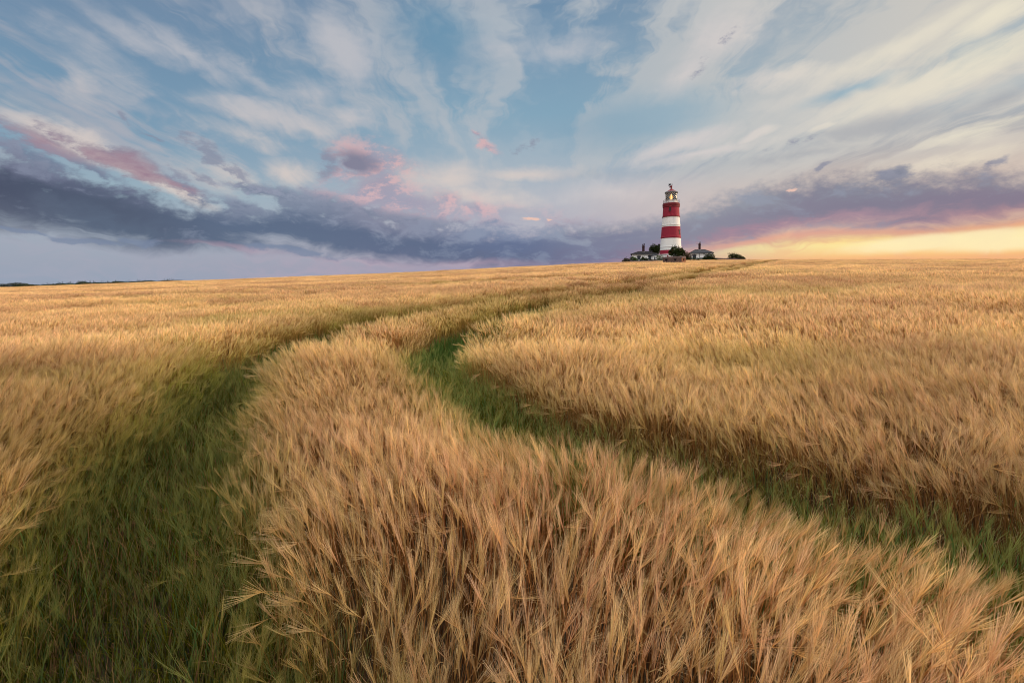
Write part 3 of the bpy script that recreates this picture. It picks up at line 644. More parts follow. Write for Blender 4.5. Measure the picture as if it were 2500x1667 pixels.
m_brick = mat('chimney_brick', (0.060, 0.030, 0.032), .9, .4, 9, color2=(0.03, 0.018, 0.02), bump=.3)
m_glass = bpy.data.materials.new('window_glass'); m_glass.use_nodes = True; _b = m_glass.node_tree.nodes['Principled BSDF']; _b.inputs['Base Color'].default_value = (.03, .035, .04, 1); _b.inputs['Roughness'].default_value = .08
m_blue = mat('blue_grey_door', (0.035, 0.05, 0.08), .5, .2, 6)
def facing(X, d):                                       # frame of a thing seen straight on: base point, turn, metres per pixel sideways and upwards
    u, _ = ray(X, 600); A = math.atan(u); x = u*d; return x, A, d*math.cos(A)/FPX, d/FPX
def zof(Y, d, X=1250): return EYE + ray(X, Y)[1]*d

# ------------------------------------------------------------------ lighthouse
def lighthouse():
    d = 154.0; Xc = 1637.4; x, A, mx, mz = facing(Xc, d); zb = landf(x, d) - 0.3
    root = empty('lighthouse', (x, d, zb), -A); tag(root, 'tall tapering lighthouse with red and white bands and a lit lantern', 'lighthouse')
    Z = lambda Y: zof(Y, d, Xc) - zb
    zs = [Z(Y) for Y in (645, 621.4, 611.4, 583.0, 554.6, 530.3, 505.0)]
    r = [29.0*mx, 26.9*mx, 26.3*mx, 24.3*mx, 22.6*mx, 20.9*mx, 19.6*mx]
    p = [(r[0], 0.0), (r[1]*1.03, zs[1]-.05), (r[1], zs[1]), (r[2], zs[2])]; mi = [0, 0, 1]
    def ring(Y, rr, w=.10, h=.16): z = Z(Y); return [(rr, z-h), (rr+w, z-h*.6), (rr+w, z+h*.6), (rr, z+h)]
    def band(seq, pts, c):
        seq += pts; mi.extend([c]*len(pts))
    band(p, ring(603.5, 25.75*mx), 0); band(p, [(r[3], zs[3])], 0); band(p, ring(580.3, 24.15*mx, .13, .2), 1); band(p, [(r[4], zs[4])], 1)
    band(p, ring(551.0, 22.4*mx, .10, .14), 0); band(p, [(r[5], zs[5]-.12)], 0); band(p, [(r[5]+.14, zs[5]-.12), (r[5]+.14, zs[5]+.14), (r[5]-.02, zs[5]+.14)], 2); band(p, [(r[6], zs[6])], 1)
    b = MB(); b.lathe(p, 64, mi=mi); b.build('tower', [m_white, m_red, m_redd], root, smooth=True)
    # gallery
    zc, zt = Z(505.5), Z(497.2); rg = 21.3*mx
    b = MB(); b.lathe([(r[6], zc-.35), (r[6]+.18, zc-.1), (rg-.10, zc+.1), (rg, zc+.3), (rg, zt-.25), (rg-.12, zt-.2), (rg-.12, zt), (1.2, zt+.02)], 64); gal = b.build('gallery', m_redd, root, smooth=True)
    b = MB(); rr = rg-.22
    for k in range(20):
        a = 2*math.pi*k/20; b.tube((rr*math.cos(a), rr*math.sin(a), zt-.05), (rr*math.cos(a), rr*math.sin(a), zt+1.15), .028)
    for h in (.55, 1.05):
        for k in range(48):
            a, c = 2*math.pi*k/48, 2*math.pi*(k+1)/48; b.tube((rr*math.cos(a), rr*math.sin(a), zt+h), (rr*math.cos(c), rr*math.sin(c), zt+h), .02, 4)
    b.build('railing', m_iron, gal)
    # lantern
    z0, z1 = Z(490.4), Z(471.0); rl = 14.4*mx
    b = MB(); b.lathe([(rl+.10, zt), (rl+.10, z0-.1), (rl+.16, z0-.1), (rl+.16, z0), (rl-.1, z0+.01)], 48); b.build('lantern_base', m_white, root, smooth=True)
    lan = MB()
    n, rows = 16, 4
    for i in range(n):
        for sgn in (1, -1):
            for k in range(rows*2):
                a = 2*math.pi*(i + sgn*k*.5)/n; c = 2*math.pi*(i + sgn*(k+1)*.5)/n; za = z0 + (z1-z0)*k/(rows*2); zc2 = z0 + (z1-z0)*(k+1)/(rows*2)
                lan.tube((rl*math.cos(a), rl*math.sin(a), za), (rl*math.cos(c), rl*math.sin(c), zc2), .032, 4)
    frame = lan.build('glazing_bars', m_white, root)
    gm = bpy.data.materials.new('lantern_glass'); gm.use_nodes = True; nt = gm.node_tree; nt.nodes.clear(); g = G(nt)
    tr = g.new('ShaderNodeBsdfTransparent'); tr.inputs[0].default_value = (.78, .80, .82, 1); gl = g.new('ShaderNodeBsdfGlossy'); gl.inputs['Roughness'].default_value = .04
    fr = g.new('ShaderNodeFresnel'); mxs = g.new('ShaderNodeMixShader'); oo = g.new('ShaderNodeOutputMaterial'); nt.links.new(fr.outputs[0], mxs.inputs[0]); nt.links.new(tr.outputs[0], mxs.inputs[1]); nt.links.new(gl.outputs[0], mxs.inputs[2]); nt.links.new(mxs.outputs[0], oo.inputs[0])
    b = MB(); b.lathe([(rl-.06, z0+.02), (rl-.06, z1-.02)], 48, cap=False); b.build('lantern_glass', gm, root, smooth=True)
    b = MB()                                              # dark blind screens and the lens carriage inside
    for k in range(40):
        a, c = math.pi*(0.06+.88*k/40), math.pi*(.06+.88*(k+1)/40); q = rl-.25
        b.add([(q*math.cos(a), q*math.sin(a), z0), (q*math.cos(c), q*math.sin(c), z0), (q*math.cos(c), q*math.sin(c), z1), (q*math.cos(a), q*math.sin(a), z1)], [(0, 1, 2, 3)])
    b.build('lantern_blind', m_iron, root)
    lm = bpy.data.materials.new('lamp_glow'); lm.use_nodes = True; bb = lm.node_tree.nodes['Principled BSDF']; bb.inputs['Base Color'].default_value = (.9, .5, .1, 1)
    bb.inputs['Emission Color'].default_value = (1.0, .42, .07, 1); bb.inputs['Emission Strength'].default_value = 0.9
    b = MB(); h = z1-z0; b.lathe([(.10, z0+h*.02), (.30, z0+h*.10), (.34, z0+h*.2), (.56, z0+h*.35), (.60, z0+h*.5), (.34, z0+h*.64), (.16, z0+h*.8), (.04, z0+h*.92)], 20); lens = b.build('lens', lm, root, smooth=True)
    lm2 = bpy.data.materials.new('lamp_core'); lm2.use_nodes = True; bb = lm2.node_tree.nodes['Principled BSDF']; bb.inputs['Emission Color'].default_value = (1.0, .72, .25, 1); bb.inputs['Emission Strength'].default_value = 2.0
    b = MB(); 
    for fz in (.14, .30, .46, .60): b.box(-.16, .16, -.66, -.60, z0+h*fz, z0+h*(fz+.12))
    b.build('bulb', lm2, lens)
    # roof
    ze = Z(471.0); b = MB(); b.lathe([(16.2*mx, ze-.12), (16.2*mx, ze+.08), (15.0*mx, ze+.30), (9.0*mx, Z(466.2)), (3.0*mx, Z(462.3)), (2.0*mx, Z(461)), (1.7*mx, Z(456.5)), (2.6*mx, Z(455.8)), (2.5*mx, Z(454.2)), (1.2*mx, Z(453.3))], 48, mi=[1, 1, 0, 0, 0, 0, 0, 0, 0]); roof = b.build('roof', [m_redd, mat('eaves_grey', (.14, .14, .15), .8, .2, 5)], root, smooth=True)
    b = MB(); b.tube((0, 0, Z(455.2)), (-4.6*mx, 0, Z(457.4)), .20, 10, .24); b.build('ventilator_cowl', m_redd, roof)
    # vane
    zv = Z(450.6); b = MB(); b.tube((0, 0, Z(453.5)), (0, 0, zv+.25), .03); b.tube((-7*mx, 0, zv), (4.0*mx, 0, zv), .03)
    b.add([(-7.4*mx, -.03, zv+.22), (-6.4*mx, -.03, zv-.05), (-7.4*mx, -.03, zv-.42), (-1.6*mx, -.03, zv-.36), (-1.6*mx, -.03, zv+.30), (-7.4*mx, .03, zv+.22), (-6.4*mx, .03, zv-.05), (-7.4*mx, .03, zv-.42), (-1.6*mx, .03, zv-.36), (-1.6*mx, .03, zv+.30)],
          [(0, 1, 4), (1, 2, 3), (1, 3, 4), (5, 9, 6), (6, 8, 7), (6, 9, 8), (0, 5, 6, 1), (1, 6, 7, 2), (2, 7, 8, 3), (3, 8, 9, 4), (4, 9, 5, 0)])
    b.add([(4.6*mx, -.03, zv), (2.8*mx, -.03, zv+.22), (2.8*mx, -.03, zv-.22), (4.6*mx, .03, zv), (2.8*mx, .03, zv+.22), (2.8*mx, .03, zv-.22)], [(0, 1, 2), (3, 5, 4), (0, 3, 4, 1), (1, 4, 5, 2), (2, 5, 3, 0)])
    b.build('weather_vane', m_iron, root)
    # windows
    def win(name, Xw, Y0, Y1, wpx, rad):
        lx = (Xw-Xc)*mx; a = math.asin(max(-1, min(1, lx/rad))); zz0, zz1 = Z(Y1), Z(Y0); hw = wpx*mx/2; e = empty('t', (0, 0, 0)); bpy.data.objects.remove(e)
        b = MB(); b.box(-hw, hw, -.10, .25, zz0, zz1, 0); b.box(-hw-.10, hw+.10, -.16, .2, zz1, zz1+.14, 1); b.box(-hw-.10, hw+.10, -.20, .2, zz0-.14, zz0, 1)
        o = b.build(name, [m_iron, m_redd], root); o.location = (rad*math.sin(a), -rad*math.cos(a), 0); o.rotation_euler = (0, 0, a)
        b = MB(); b.box(-.03, .03, -.14, -.101, zz0, zz1); b.box(-hw, hw, -.135, -.102, (zz0+zz1)/2-.03, (zz0+zz1)/2+.03); f = b.build('window_bars', m_redd, o)
    win('window', 1634.6, 508.6, 517.6, 5.2, 20.0*mx); win('window', 1658.2, 563.5, 573.0, 5.0, 23.5*mx)
    b = MB(); b.box(-.5, .5, -.12, .3, 0.2, 2.6); o = b.build('door', m_redd, root); a = math.asin(-8.0/28.5); o.location = (28.0*mx*math.sin(a), -28.0*mx*math.cos(a), 0); o.rotation_euler = (0, 0, a)
lighthouse()

# ------------------------------------------------------------------ keepers' cottages
def cottage(name_lab, Xc, d, eave, ridge, Ye, Yr, chim, windows, walls, depth, m_roof, ytilt, extra):
    x, A, mx, mz = facing(Xc, d); zb = landf(x, d) - .2
    root = empty('cottage', (x, d, zb), -A); tag(root, name_lab, 'cottage', 'white keepers\' cottages beside the lighthouse')
    Z = lambda Y: zof(Y, d, Xc) - zb; L = lambda X: (X-Xc)*mx
    x0, x1 = L(walls[0]), L(walls[1]); ze = Z(Ye); zr = Z(Yr)
    b = MB(); b.box(x0, x1, 0, depth, -.5, ze-.02); wall = b.build('wall', m_wall, root)
    e0, e1, r0, r1 = L(eave[0]), L(eave[1]), L(ridge[0]), L(ridge[1]); o = .35; ym = depth/2
    b = MB(); v = [(e0, -o, ze), (e1, -o, ze), (e1, depth+o, ze), (e0, depth+o, ze), (r0, ym, zr), (r1, ym, zr)]
    v2 = [(a, c, z-.14) for a, c, z in v[:4]]
    b.add(v + v2, [(0, 1, 5, 4), (1, 2, 5), (2, 3, 4, 5), (3, 0, 4), (0, 6, 7, 1), (1, 7, 8, 2), (2, 8, 9, 3), (3, 9, 6, 0), (6, 9, 8, 7)]); rf = b.build('roof', m_roof, root)
    b = MB()
    for p, q in ((v[0], v[4]), (v[1], v[5]), (v[2], v[5]), (v[3], v[4]), (v[4], v[5])): b.tube(p, q, .08, 6)
    b.build('ridge_tiles', m_slated, rf)
    cx0, cx1, Yb, Yt, pots = chim; b = MB(); w = L(cx1)-L(cx0); c0 = L(cx0)
    b.box(c0, c0+w, ym-.45, ym+.45, zr-.6, Z(Yt+3.2)); b.box(c0-.08, c0+w+.08, ym-.53, ym+.53, Z(Yt+3.2)+.002, Z(Yt+2.2)); b.box(c0+.03, c0+w-.03, ym-.42, ym+.42, Z(Yt+2.2)+.002, Z(Yt)); ch = b.build('chimney', m_brick, rf)
    b = MB(); b.box(c0-.12, c0+w+.12, ym-.6, ym-.46, zr-.45, zr-.05); b.build('flashing', mat('lead', (.35, .35, .36), .5, .3, 6), rf)
    for px, Yp, rp in pots:
        b = MB(); b.lathe([(rp, Z(Yt)), (rp*.9, Z(Yt)+.15), (rp*.8, Z(Yp)-.1), (rp*.95, Z(Yp)-.06), (rp*.95, Z(Yp))], 12, cx=L(px), cy=ym); b.build('chimney_pot', m_brick, rf, smooth=True)
    for wx0, wx1, Y0, Y1 in windows:
        a0, a1, z0, z1 = L(wx0), L(wx1), Z(Y1), Z(Y0)
        b = MB(); b.box(a0, a1, -.03, .06, z0, z1, 0); wn = b.build('window', m_glass, root)
        b = MB(); t = .06
        b.box(a0-.04, a0+t, -.08, -.031, z0, z1); b.box(a1-t, a1+.04, -.08, -.031, z0, z1); b.box(a0-.04, a1+.04, -.09, -.032, z1-.07, z1+.02); b.box((a0+a1)/2-.03, (a0+a1)/2+.03, -.07, -.033, z0, z1-.072)
        for k in (1, 2): zz = z0+(z1-z0)*k/3; b.box(a0+t+.002, a1-t-.002, -.065, -.034, zz-.025, zz+.025)
        b.build('window_frame', m_slate, wn)
        b = MB(); b.box(a0-.16, a1+.16, -.16, -.001, z1+.022, z1+.13); b.box((a0+a1)/2-.09, (a0+a1)/2+.09, -.16, -.001, z1+.132, z1+.34); b.box(a0-.16, a0-.05, -.15, -.002, z1-.35, z1+.020); b.box(a1+.05, a1+.16, -.15, -.002, z1-.35, z1+.020); b.build('hood_mould', m_brick, wn)
    b = MB(); b.tube((x0+.1, -o-.06, ze-.1), (x1-.1, -o-.06, ze-.1), .06, 6); 
    b.tube((x0+(x1-x0)*(.42 if extra != 'porch' else .97), -.08, ze-.1), (x0+(x1-x0)*(.42 if extra != 'porch' else .97), -.08, 0), .05, 6); b.build('gutter', m_iron if extra == 'porch' else m_slate, root)
    if extra == 'porch':                                   # lean-to porch and the low link building
        a0, a1 = L(1591.5), L(1603); zp0, zp1 = Z(625.5), Z(621.0)
        b = MB(); b.box(L(1594), a1, -1.5, -.002, -.3, zp0-.02); po = b.build('porch', m_wall, root)
        b = MB(); b.add([(a0-.1, -1.7, zp0), (a1+.2, -1.7, zp0+.35), (a1+.2, -.01, zp1+.25), (a0-.1, -.01, zp1), (a0-.1, -1.7, zp0-.12), (a1+.2, -1.7, zp0+.23), (a1+.2, -.01, zp1+.1), (a0-.1, -.01, zp1-.12)], [(0, 1, 2, 3), (7, 6, 5, 4), (0, 4, 5, 1), (1, 5, 6, 2), (3, 2, 6, 7), (0, 3, 7, 4)]); b.build('porch_roof', m_slate, po)
        b = MB(); b.box(L(1597), L(1600), -1.54, -1.501, -.2, zp0-.35); b.build('porch_door', m_blue, po)
    else:
        b = MB(); ax = L(1702); b.tube((ax+.5, ym-.5, zr-.3), (ax+.5, ym-.5, Z(592.6)), .03); b.tube((ax-.35, ym-.5, Z(594)), (ax+.55, ym-.5, Z(593.4)), .022)
        for k in range(5): q = ax-.3+.18*k; b.tube((q, ym-.75, Z(594)+.02*k), (q, ym-.25, Z(594)+.02*k), .015, 4)
        b.build('aerial', m_iron, root)
cottage('white cottage left of the lighthouse with dark slate roof, porch and twin pot chimney', 1573, 150.0, (1539.4, 1606.0), (1559, 1583), 620.2, 612.4, (1567.7, 1574.0, 613, 598.0, [(1569.2, 593.9, .19), (1572.6, 592.2, .19)]),
        [(1556.8, 1563.4, 625.2, 634.5), (1583.4, 1589.6, 624.3, 634.2)], (1543.0, 1604.0), 6.5, m_slated, 0, 'porch')
cottage('white cottage right of the lighthouse with grey slate roof and single tall chimney', 1712, 152.0, (1682.5, 1742.3), (1696.8, 1720.6), 617.4, 608.0, (1705.0, 1710.8, 609, 592.6, [(1708.8, 588.6, .19)]),
        [(1691.6, 1699.2, 622.2, 630.0)], (1685.0, 1740.3), 6.5, m_slate, 0, 'aerial')

def outbuilding():
    d = 149.0; Xc = 1617; x, A, mx, mz = facing(Xc, d); zb = landf(x, d)-.2; root = empty('outbuilding', (x, d, zb), -A); Z = lambda Y: zof(Y, d, Xc)-zb; L = lambda X: (X-Xc)*mx
    tag(root, 'low flat roofed white building at the foot of the lighthouse', 'outbuilding')
    b = MB(); b.box(L(1604.5), L(1629.5), 0, 3, -.4, Z(622.6)); b.build('wall', m_wall, root)
    b = MB(); b.box(L(1604.2), L(1629.8), -.15, 3.1, Z(622.6)+.002, Z(621.8)); b.build('roof', mat('felt_roof', (.32, .32, .34), .8, .3, 5), root)
    b = MB(); b.box(L(1629), L(1632), -.1, 1, -.3, Z(622.9)); b.build('door', m_red, root)
outbuilding()

# ------------------------------------------------------------------ pillbox in the crop
def pillbox():
    d = 90.0; Xc = 1648; x, A, mx, mz = facing(Xc, d); zb = landf(x, d); root = empty('pillbox', (x, d, zb), -A); Z = lambda Y: zof(Y, d, Xc)-zb; L = lambda X: (X-Xc)*mx
    tag(root, 'weathered brown brick wartime pillbox standing in the crop before the lighthouse', 'pillbox')
    zt = Z(626.2); P = [(L(1618.5), 1.3), (L(1632.5), 0.0), (L(1664.5), -.25), (L(1674.5), .9), (L(1672), 3.4), (L(1622), 3.4)]
    mw = mat('pillbox_brick', (.155, .095, .075), .95, .4, 2.6, color2=(.085, .062, .058), bump=.6); mo = mat('pillbox_brick_sunlit', (.34, .135, .065), .95, .4, 2.6, color2=(.15, .075, .05), bump=.6)  # second brick: warm sunlight on the right face, painted into its colour
    b = MB(); n = len(P); v = [(px, py, z) for z in (-.6, zt-.34) for px, py in P]
    b.add(v, [(k, (k+1) % n, n+(k+1) % n, n+k) for k in range(n)]); b.m[2] = 1; b.add([(px, py, zt-.34) for px, py in P], [tuple(range(n))]); b.build('wall', [mw, mo], root)
    cx = sum(p[0] for p in P)/n; cy = sum(p[1] for p in P)/n; Q = [(cx+(p[0]-cx)*1.015, cy+(p[1]-cy)*1.03) for p in P]
    b = MB(); v = [(px, py, z) for z in (zt-.338, zt) for px, py in Q]; b.add(v, [(k, (k+1) % n, n+(k+1) % n, n+k) for k in range(n)]+[tuple(range(n, 2*n)), tuple(range(n))[::-1]]); b.build('roof', mat('pillbox_concrete', (.19, .135, .12), .95, .35, 3, color2=(.11, .085, .08), bump=.5), root, bevel=.04)
    md = mat('embrasure_dark', (.012, .010, .010), 1.0, .2, 3)
    for X0, X1, fa, fb in ((1624.2, 1630.2, 0, 1), (1645.3, 1652.3, 1, 2), (1667, 1671.6, 2, 3)):
        pa, pb = Vector((P[fa][0], P[fa][1], 0)), Vector((P[fb][0], P[fb][1], 0)); t = (pb-pa).normalized(); nrm = Vector((t.y, -t.x, 0)); mid = pa + t*((L((X0+X1)/2)-pa.x)/max(t.x, .05)); hw = (L(X1)-L(X0))/2/max(t.x, .5)
        b = MB(); ang = math.atan2(t.y, t.x); zc = Z(634.0)
        b.box(-hw, hw, -.03, .1, zc-.02, zc+.16); b.box(-hw*.62, hw*.62, -.031, .1, zc-.12, zc-.018); b.box(-hw*.3, hw*.3, -.032, .1, zc-.22, zc-.118)
        o = b.build('embrasure', md, root); o.location = mid; o.rotation_euler = (0, 0, ang)
pillbox()

# ------------------------------------------------------------------ garden walls, hedge, bushes and trees
def long_box(name, lab, cat, X0, X1, Y0a, Y0b, d, th, m, seg=14, rough=.06):
    """a low wall following the ground between two photo columns; top from Y0a to Y0b"""
    xm, A, mx, mz = facing((X0+X1)/2, d); rs = random.Random(int(X0)); v = []; f = []
    for k in range(seg+1):
        X = X0+(X1-X0)*k/seg; p = at(X, Y0a+(Y0b-Y0a)*k/seg, d); t = p.z + rs.uniform(-rough, rough); b = landf(p.x, d)-.4
        v += [(p.x, d, b), (p.x, d, t), (p.x, d+th, t), (p.x, d+th, b)]
    for k in range(seg):
        a = k*4; f += [(a, a+4, a+5, a+1), (a+1, a+5, a+6, a+2), (a+2, a+6, a+7, a+3)]
    f += [(0, 1, 2, 3), (seg*4+3, seg*4+2, seg*4+1, seg*4)]
    o = mesh_np(name, v, f, m); tag(o, lab, cat); return o
m_stone = mat('garden_stone', (.20, .16, .15), .95, .4, 3, color2=(.11, .095, .085), bump=.5)
long_box('garden_wall', 'low grey stone garden wall along the field edge before the left cottage', 'wall', 1539, 1622, 636.6, 634.9, 141.0, .35, m_stone)
long_box('garden_wall', 'long low brown wall running right from the right cottage', 'wall', 1744, 1822, 629.4, 632.6, 143.0, .5, mat('brown_wall', (.17, .11, .10), .95, .4, 3, color2=(.10, .075, .07), bump=.5))

def leaf_mat(name, c, warm=None):
    m = bpy.data.materials.new(name); m.use_nodes = True; nt = m.node_tree; nt.nodes.clear(); g = G(nt)
    a = g.new('ShaderNodeAttribute'); a.attribute_name = 'col'
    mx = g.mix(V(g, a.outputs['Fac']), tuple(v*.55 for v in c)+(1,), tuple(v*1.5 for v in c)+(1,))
    d = g.new('ShaderNodeBsdfDiffuse'); t = g.new('ShaderNodeBsdfTranslucent'); ms = g.new('ShaderNodeMixShader'); o = g.new('ShaderNodeOutputMaterial'); ms.inputs[0].default_value = .25
    g.put(d.inputs[0], mx); g.put(t.inputs[0], mx); nt.links.new(d.outputs[0], ms.inputs[1]); nt.links.new(t.outputs[0], ms.inputs[2]); nt.links.new(ms.outputs[0], o.inputs[0]); return m
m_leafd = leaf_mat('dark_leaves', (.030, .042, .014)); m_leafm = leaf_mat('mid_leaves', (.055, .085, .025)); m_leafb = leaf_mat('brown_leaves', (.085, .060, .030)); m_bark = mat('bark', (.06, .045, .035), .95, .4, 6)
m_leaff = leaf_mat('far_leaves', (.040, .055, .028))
def foliage(name, lab, cat, box, d, lobes, n, leaf, m, group=None, spikes=0, trunk=True, seed=1):
    """box = photo rectangle X0,X1,Y0,Y1 ; lobes = (u, v, ru, rv) in 0..1 of that box, v up"""
    X0, X1, Y0, Y1 = box; Xc = (X0+X1)/2; x, A, mx, mz = facing(Xc, d); zb = landf(x, d); rs = np.random.RandomState(seed)
    root = empty(name, (x, d, zb), -A); tag(root, lab, cat, group); z0 = zof(Y1, d, Xc)-zb; H = (Y1-Y0)*mz; W = (X1-X0)*mx; z0b = min(0.0, z0)
    S = Soup(); per = np.array([l[2]*l[3] for l in lobes]); per = per/per.sum()
    for (u, v, ru, rv), pp in zip(lobes, per):
        k = max(12, int(n*pp)); dirs = rs.normal(0, 1, (k, 3)); dirs /= np.linalg.norm(dirs, axis=1)[:, None]
        r = rs.uniform(.25, 1.0, k)**.45; wob = 1 + .22*np.sin(dirs[:, 0]*5+seed)*np.cos(dirs[:, 2]*6+u*9) + rs.normal(0, .05, k)
        c = dirs*(r*wob)[:, None]*np.array([ru*W, min(ru*W, rv*H*1.4), rv*H]) + np.array([(u-.5)*W, 0, z0+v*H])
        c[:, 2] = np.maximum(c[:, 2], -.2)
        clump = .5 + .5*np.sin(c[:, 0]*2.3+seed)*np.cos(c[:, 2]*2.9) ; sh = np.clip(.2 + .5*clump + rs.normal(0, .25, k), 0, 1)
        for i in range(k):
            a1 = rs.normal(0, 1, 3); a1 /= np.linalg.norm(a1); a2 = np.cross(a1, rs.normal(0, 1, 3)); a2 /= np.linalg.norm(a2)+1e-6; s_ = leaf*rs.uniform(.5, 1.3)
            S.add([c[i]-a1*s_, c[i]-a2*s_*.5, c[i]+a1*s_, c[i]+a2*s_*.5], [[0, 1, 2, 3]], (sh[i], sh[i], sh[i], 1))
    tw = MB()
    for k in range(spikes):
        u = rs.uniform(.08, .92); lb = min(lobes, key=lambda l: abs(l[0]-u)); px = (u-.5)*W; zt = z0+H*(lb[1]+lb[3]*.85); q = Vector((px, 0, zt)); e = q + Vector((rs.uniform(-.25, .3)*H*.3, 0, rs.uniform(.12, .30)*H)); S.ribbon([np.array(q), np.array((q+e)/2), np.array(e)], [.05, .04, .02], np.array([1.0, 0, 0]), (.05, .05, .05, 1), (.1, .1, .1, 1))
        for i in range(14):
            t = rs.rand(); p = np.array(q.lerp(e, t)) + rs.normal(0, .10, 3); a1 = rs.normal(0, 1, 3); a1 /= np.linalg.norm(a1); a2 = np.cross(a1, [0, 1, 0.2]); s_ = leaf*.55
            S.add([p-a1*s_, p-a2*s_*.5, p+a1*s_, p+a2*s_*.5], [[0, 1, 2, 3]], (.3, .3, .3, 1))
    cr = mesh_np('crown', np.concatenate(S.v), np.concatenate(S.f), m, root, cols=np.concatenate(S.c))
    if trunk:
        for (u, v, ru, rv) in lobes: 
            p = Vector(((.5-.5)*W, 0, -.2)); q = Vector(((u-.5)*W*.5, 0, z0+v*H*.5)); e = Vector(((u-.5)*W, 0, z0+v*H)); tw.tube(p, q, max(.05, .035*H), 6, .03*H); tw.tube(q, e, .03*H, 6, .012*H)
    if tw.v: tw.build('trunk', m_bark, root)
    return root
foliage('tree', 'large dark rounded tree in front of the lighthouse, right above the pillbox', 'tree', (1631, 1674, 601, 629), 142.0, [(.36, .62, .28, .36), (.66, .52, .28, .36), (.5, .35, .40, .34), (.84, .38, .17, .30), (.16, .42, .15, .26)], 5200, .17, m_leafd, spikes=6, seed=3)
foliage('tree', 'dark round tree behind the left cottage, touching the lighthouse on its left', 'tree', (1584, 1612, 595.5, 622), 166.0, [(.42, .66, .34, .32), (.62, .45, .36, .38), (.25, .38, .26, .36), (.90, .78, .12, .20), (.82, .45, .22, .4)], 3600, .18, m_leafd, spikes=3, seed=4)
G1 = 'garden shrubs around the cottages'
foliage('shrub', 'leftmost brownish shrub, sloping down to the field before the left cottage', 'shrub', (1518, 1540, 629, 642), 141.5, [(.62, .45, .4, .42), (.3, .22, .3, .3), (.38, .7, .14, .25)], 1500, .13, leaf_mat('dull_leaves', (.075, .065, .035)), G1, 4, seed=5)
foliage('shrub', 'mid green rounded shrub at the left corner of the left cottage', 'shrub', (1536.5, 1557.5, 626.5, 639), 142.5, [(.45, .55, .42, .42), (.75, .35, .3, .35)], 1600, .13, m_leafm, G1, 2, seed=6)
foliage('shrub', 'dark pointed shrub between the two windows of the left cottage', 'shrub', (1563, 1583, 626.5, 638), 143.0, [(.35, .6, .22, .4), (.7, .4, .35, .32), (.15, .3, .2, .3)], 1400, .12, m_leafd, G1, 3, seed=7)
foliage('shrub', 'small dark shrub under the porch of the left cottage', 'shrub', (1583, 1606, 632, 639), 142.6, [(.3, .4, .35, .45), (.75, .4, .3, .4)], 1000, .11, m_leafb, G1, 2, seed=8)
foliage('shrub', 'pale leafy climber shrub against the white outbuilding', 'shrub', (1601, 1621, 621.5, 638), 145.0, [(.3, .55, .28, .4), (.7, .5, .3, .45), (.5, .2, .5, .25)], 1300, .12, leaf_mat('pale_leaves', (.10, .12, .06)), G1, 2, seed=9)
foliage('hedge', 'low dark hedge along the field edge below the right cottage', 'hedge', (1674, 1748, 627.5, 636.5), 142.0, [(.06, .45, .09, .5), (.2, .45, .12, .48), (.36, .4, .13, .42), (.52, .4, .13, .45), (.68, .45, .13, .5), (.84, .45, .13, .5), (.96, .3, .08, .35)], 3600, .12, m_leafd, None, 6, seed=10)
foliage('shrub', 'dark brown bush between the large tree and the right cottage', 'shrub', (1672, 1690, 615, 634), 144.0, [(.3, .62, .3, .36), (.6, .42, .4, .40), (.2, .3, .3, .3)], 1700, .13, m_leafb, G1, 4, seed=11)
foliage('shrub', 'spiky green bush in front of the right end of the right cottage', 'shrub', (1716, 1746, 617.5, 636), 141.0, [(.3, .45, .26, .38), (.55, .62, .26, .34), (.78, .42, .24, .38), (.5, .3, .45, .3)], 2200, .13, m_leafd, G1, 9, seed=12)
foliage('shrub', 'isolated windblown bush with bare twigs at the right end of the brown wall', 'shrub', (1773, 1821, 617, 635.5), 146.0, [(.25, .50, .17, .36), (.42, .56, .20, .34), (.60, .45, .20, .30), (.76, .32, .18, .22), (.9, .2, .12, .14)], 2800, .13, m_leafd, G1, 16, seed=13)
foliage('shrub', 'tiny low bush farthest right on the skyline beyond the brown wall', 'shrub', (1818, 1833, 632.4, 636), 146.0, [(.3, .4, .3, .4), (.75, .4, .25, .4)], 300, .10, m_leafb, G1, 0, trunk=False, seed=14)
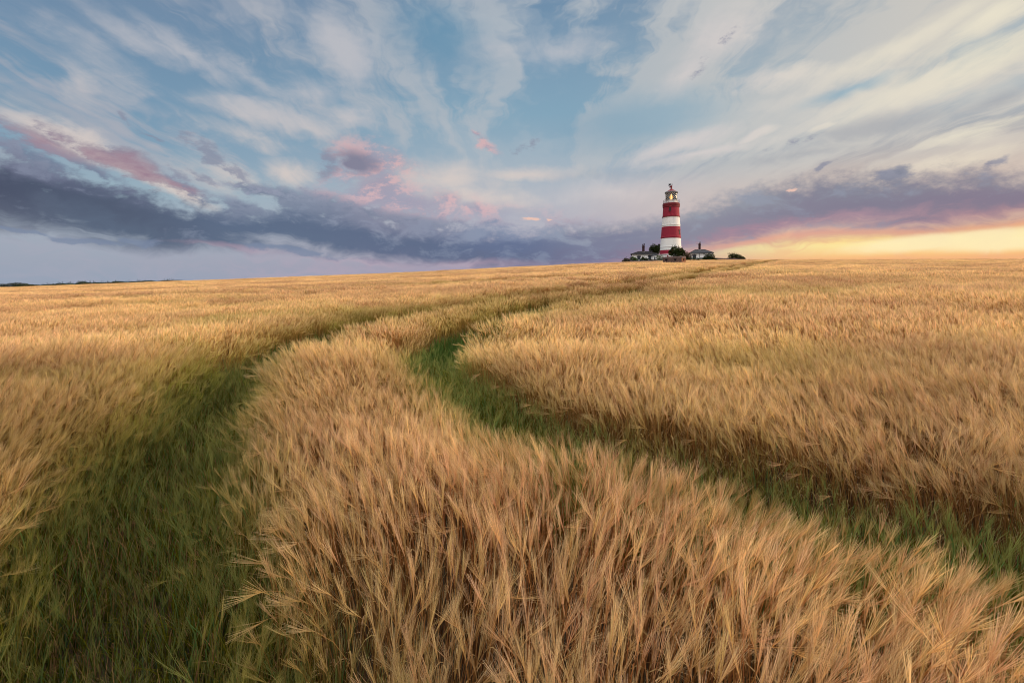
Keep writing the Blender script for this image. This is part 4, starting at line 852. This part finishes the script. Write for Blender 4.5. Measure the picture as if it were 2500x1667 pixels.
# far left skyline
G2 = 'bushes in the far hedgerow on the left'
def fbox(X0, X1, Y0): return (X0, X1, Y0, Y0+14)
foliage('tree', 'round dark tree, tallest on the far left skyline', 'tree', (178, 222, 685.2, 702), 420.0, [(.45, .62, .32, .36), (.2, .38, .2, .3), (.75, .42, .22, .3), (.5, .3, .5, .3)], 2200, .42, m_leaff, seed=20)
foliage('tree', 'thin bare branched tree left of the round tree on the far skyline', 'tree', (157, 183, 688.2, 702), 420.0, [(.35, .7, .25, .22), (.6, .5, .3, .2), (.3, .35, .12, .3)], 320, .30, m_leaff, spikes=10, seed=21)
foliage('shrub', 'low domed bush in the far hedgerow, right of the round tree', 'shrub', (308, 332, 687, 698), 400.0, [(.5, .5, .45, .45)], 500, .35, m_leaff, G2, seed=22)
foliage('shrub', 'small square bush near the right end of the far hedgerow', 'shrub', (424, 438, 683.6, 692), 380.0, [(.3, .5, .3, .45), (.7, .5, .3, .45)], 400, .3, m_leaff, G2, seed=23)
foliage('shrub', 'small bush alone beyond the right end of the far hedgerow', 'shrub', (493, 503, 682.6, 690), 380.0, [(.3, .5, .25, .45), (.7, .35, .3, .4)], 260, .28, m_leaff, G2, seed=24)
foliage('shrub', 'smallest of the far bushes, last one to the right on the left skyline', 'shrub', (524, 530, 682, 689), 380.0, [(.3, .4, .25, .4), (.8, .5, .15, .4)], 160, .24, m_leaff, G2, seed=25)
foliage('shrub', 'reddish brown low bushes left of the bare tree on the far skyline', 'shrub', (104, 126, 694.2, 704), 430.0, [(.35, .5, .35, .45), (.75, .4, .25, .4)], 600, .35, m_leafb, G2, seed=26)
foliage('hedge', 'long thin dark hedgerow along the far left skyline', 'hedge', (62, 470, 682, 704), 410.0, [(t, max(.1, float(np.interp(t, [0, .5, 1], [.40, .72, .98])) - .16 + .05*math.sin(t*37)), .034, .16 + .03*math.sin(t*61)) for t in np.linspace(.01, .99, 34)], 10000, .46, m_leaff, None, 26, trunk=False, seed=27)
wood = foliage('wood', 'distant blue grey wood at the extreme left of the skyline', 'wood', (-60, 86, 689.5, 708), 900.0, [(.15, .40, .18, .40), (.35, .42, .18, .42), (.55, .50, .16, .42), (.70, .58, .14, .42), (.84, .46, .12, .40), (.94, .34, .08, .36)], 5200, 1.1, leaf_mat('haze_tinted_leaves', (.060, .075, .070)), trunk=False, seed=28); wood['kind'] = 'stuff'  # no air haze built: its blue-grey is painted into the leaf colour

#__OBJ__
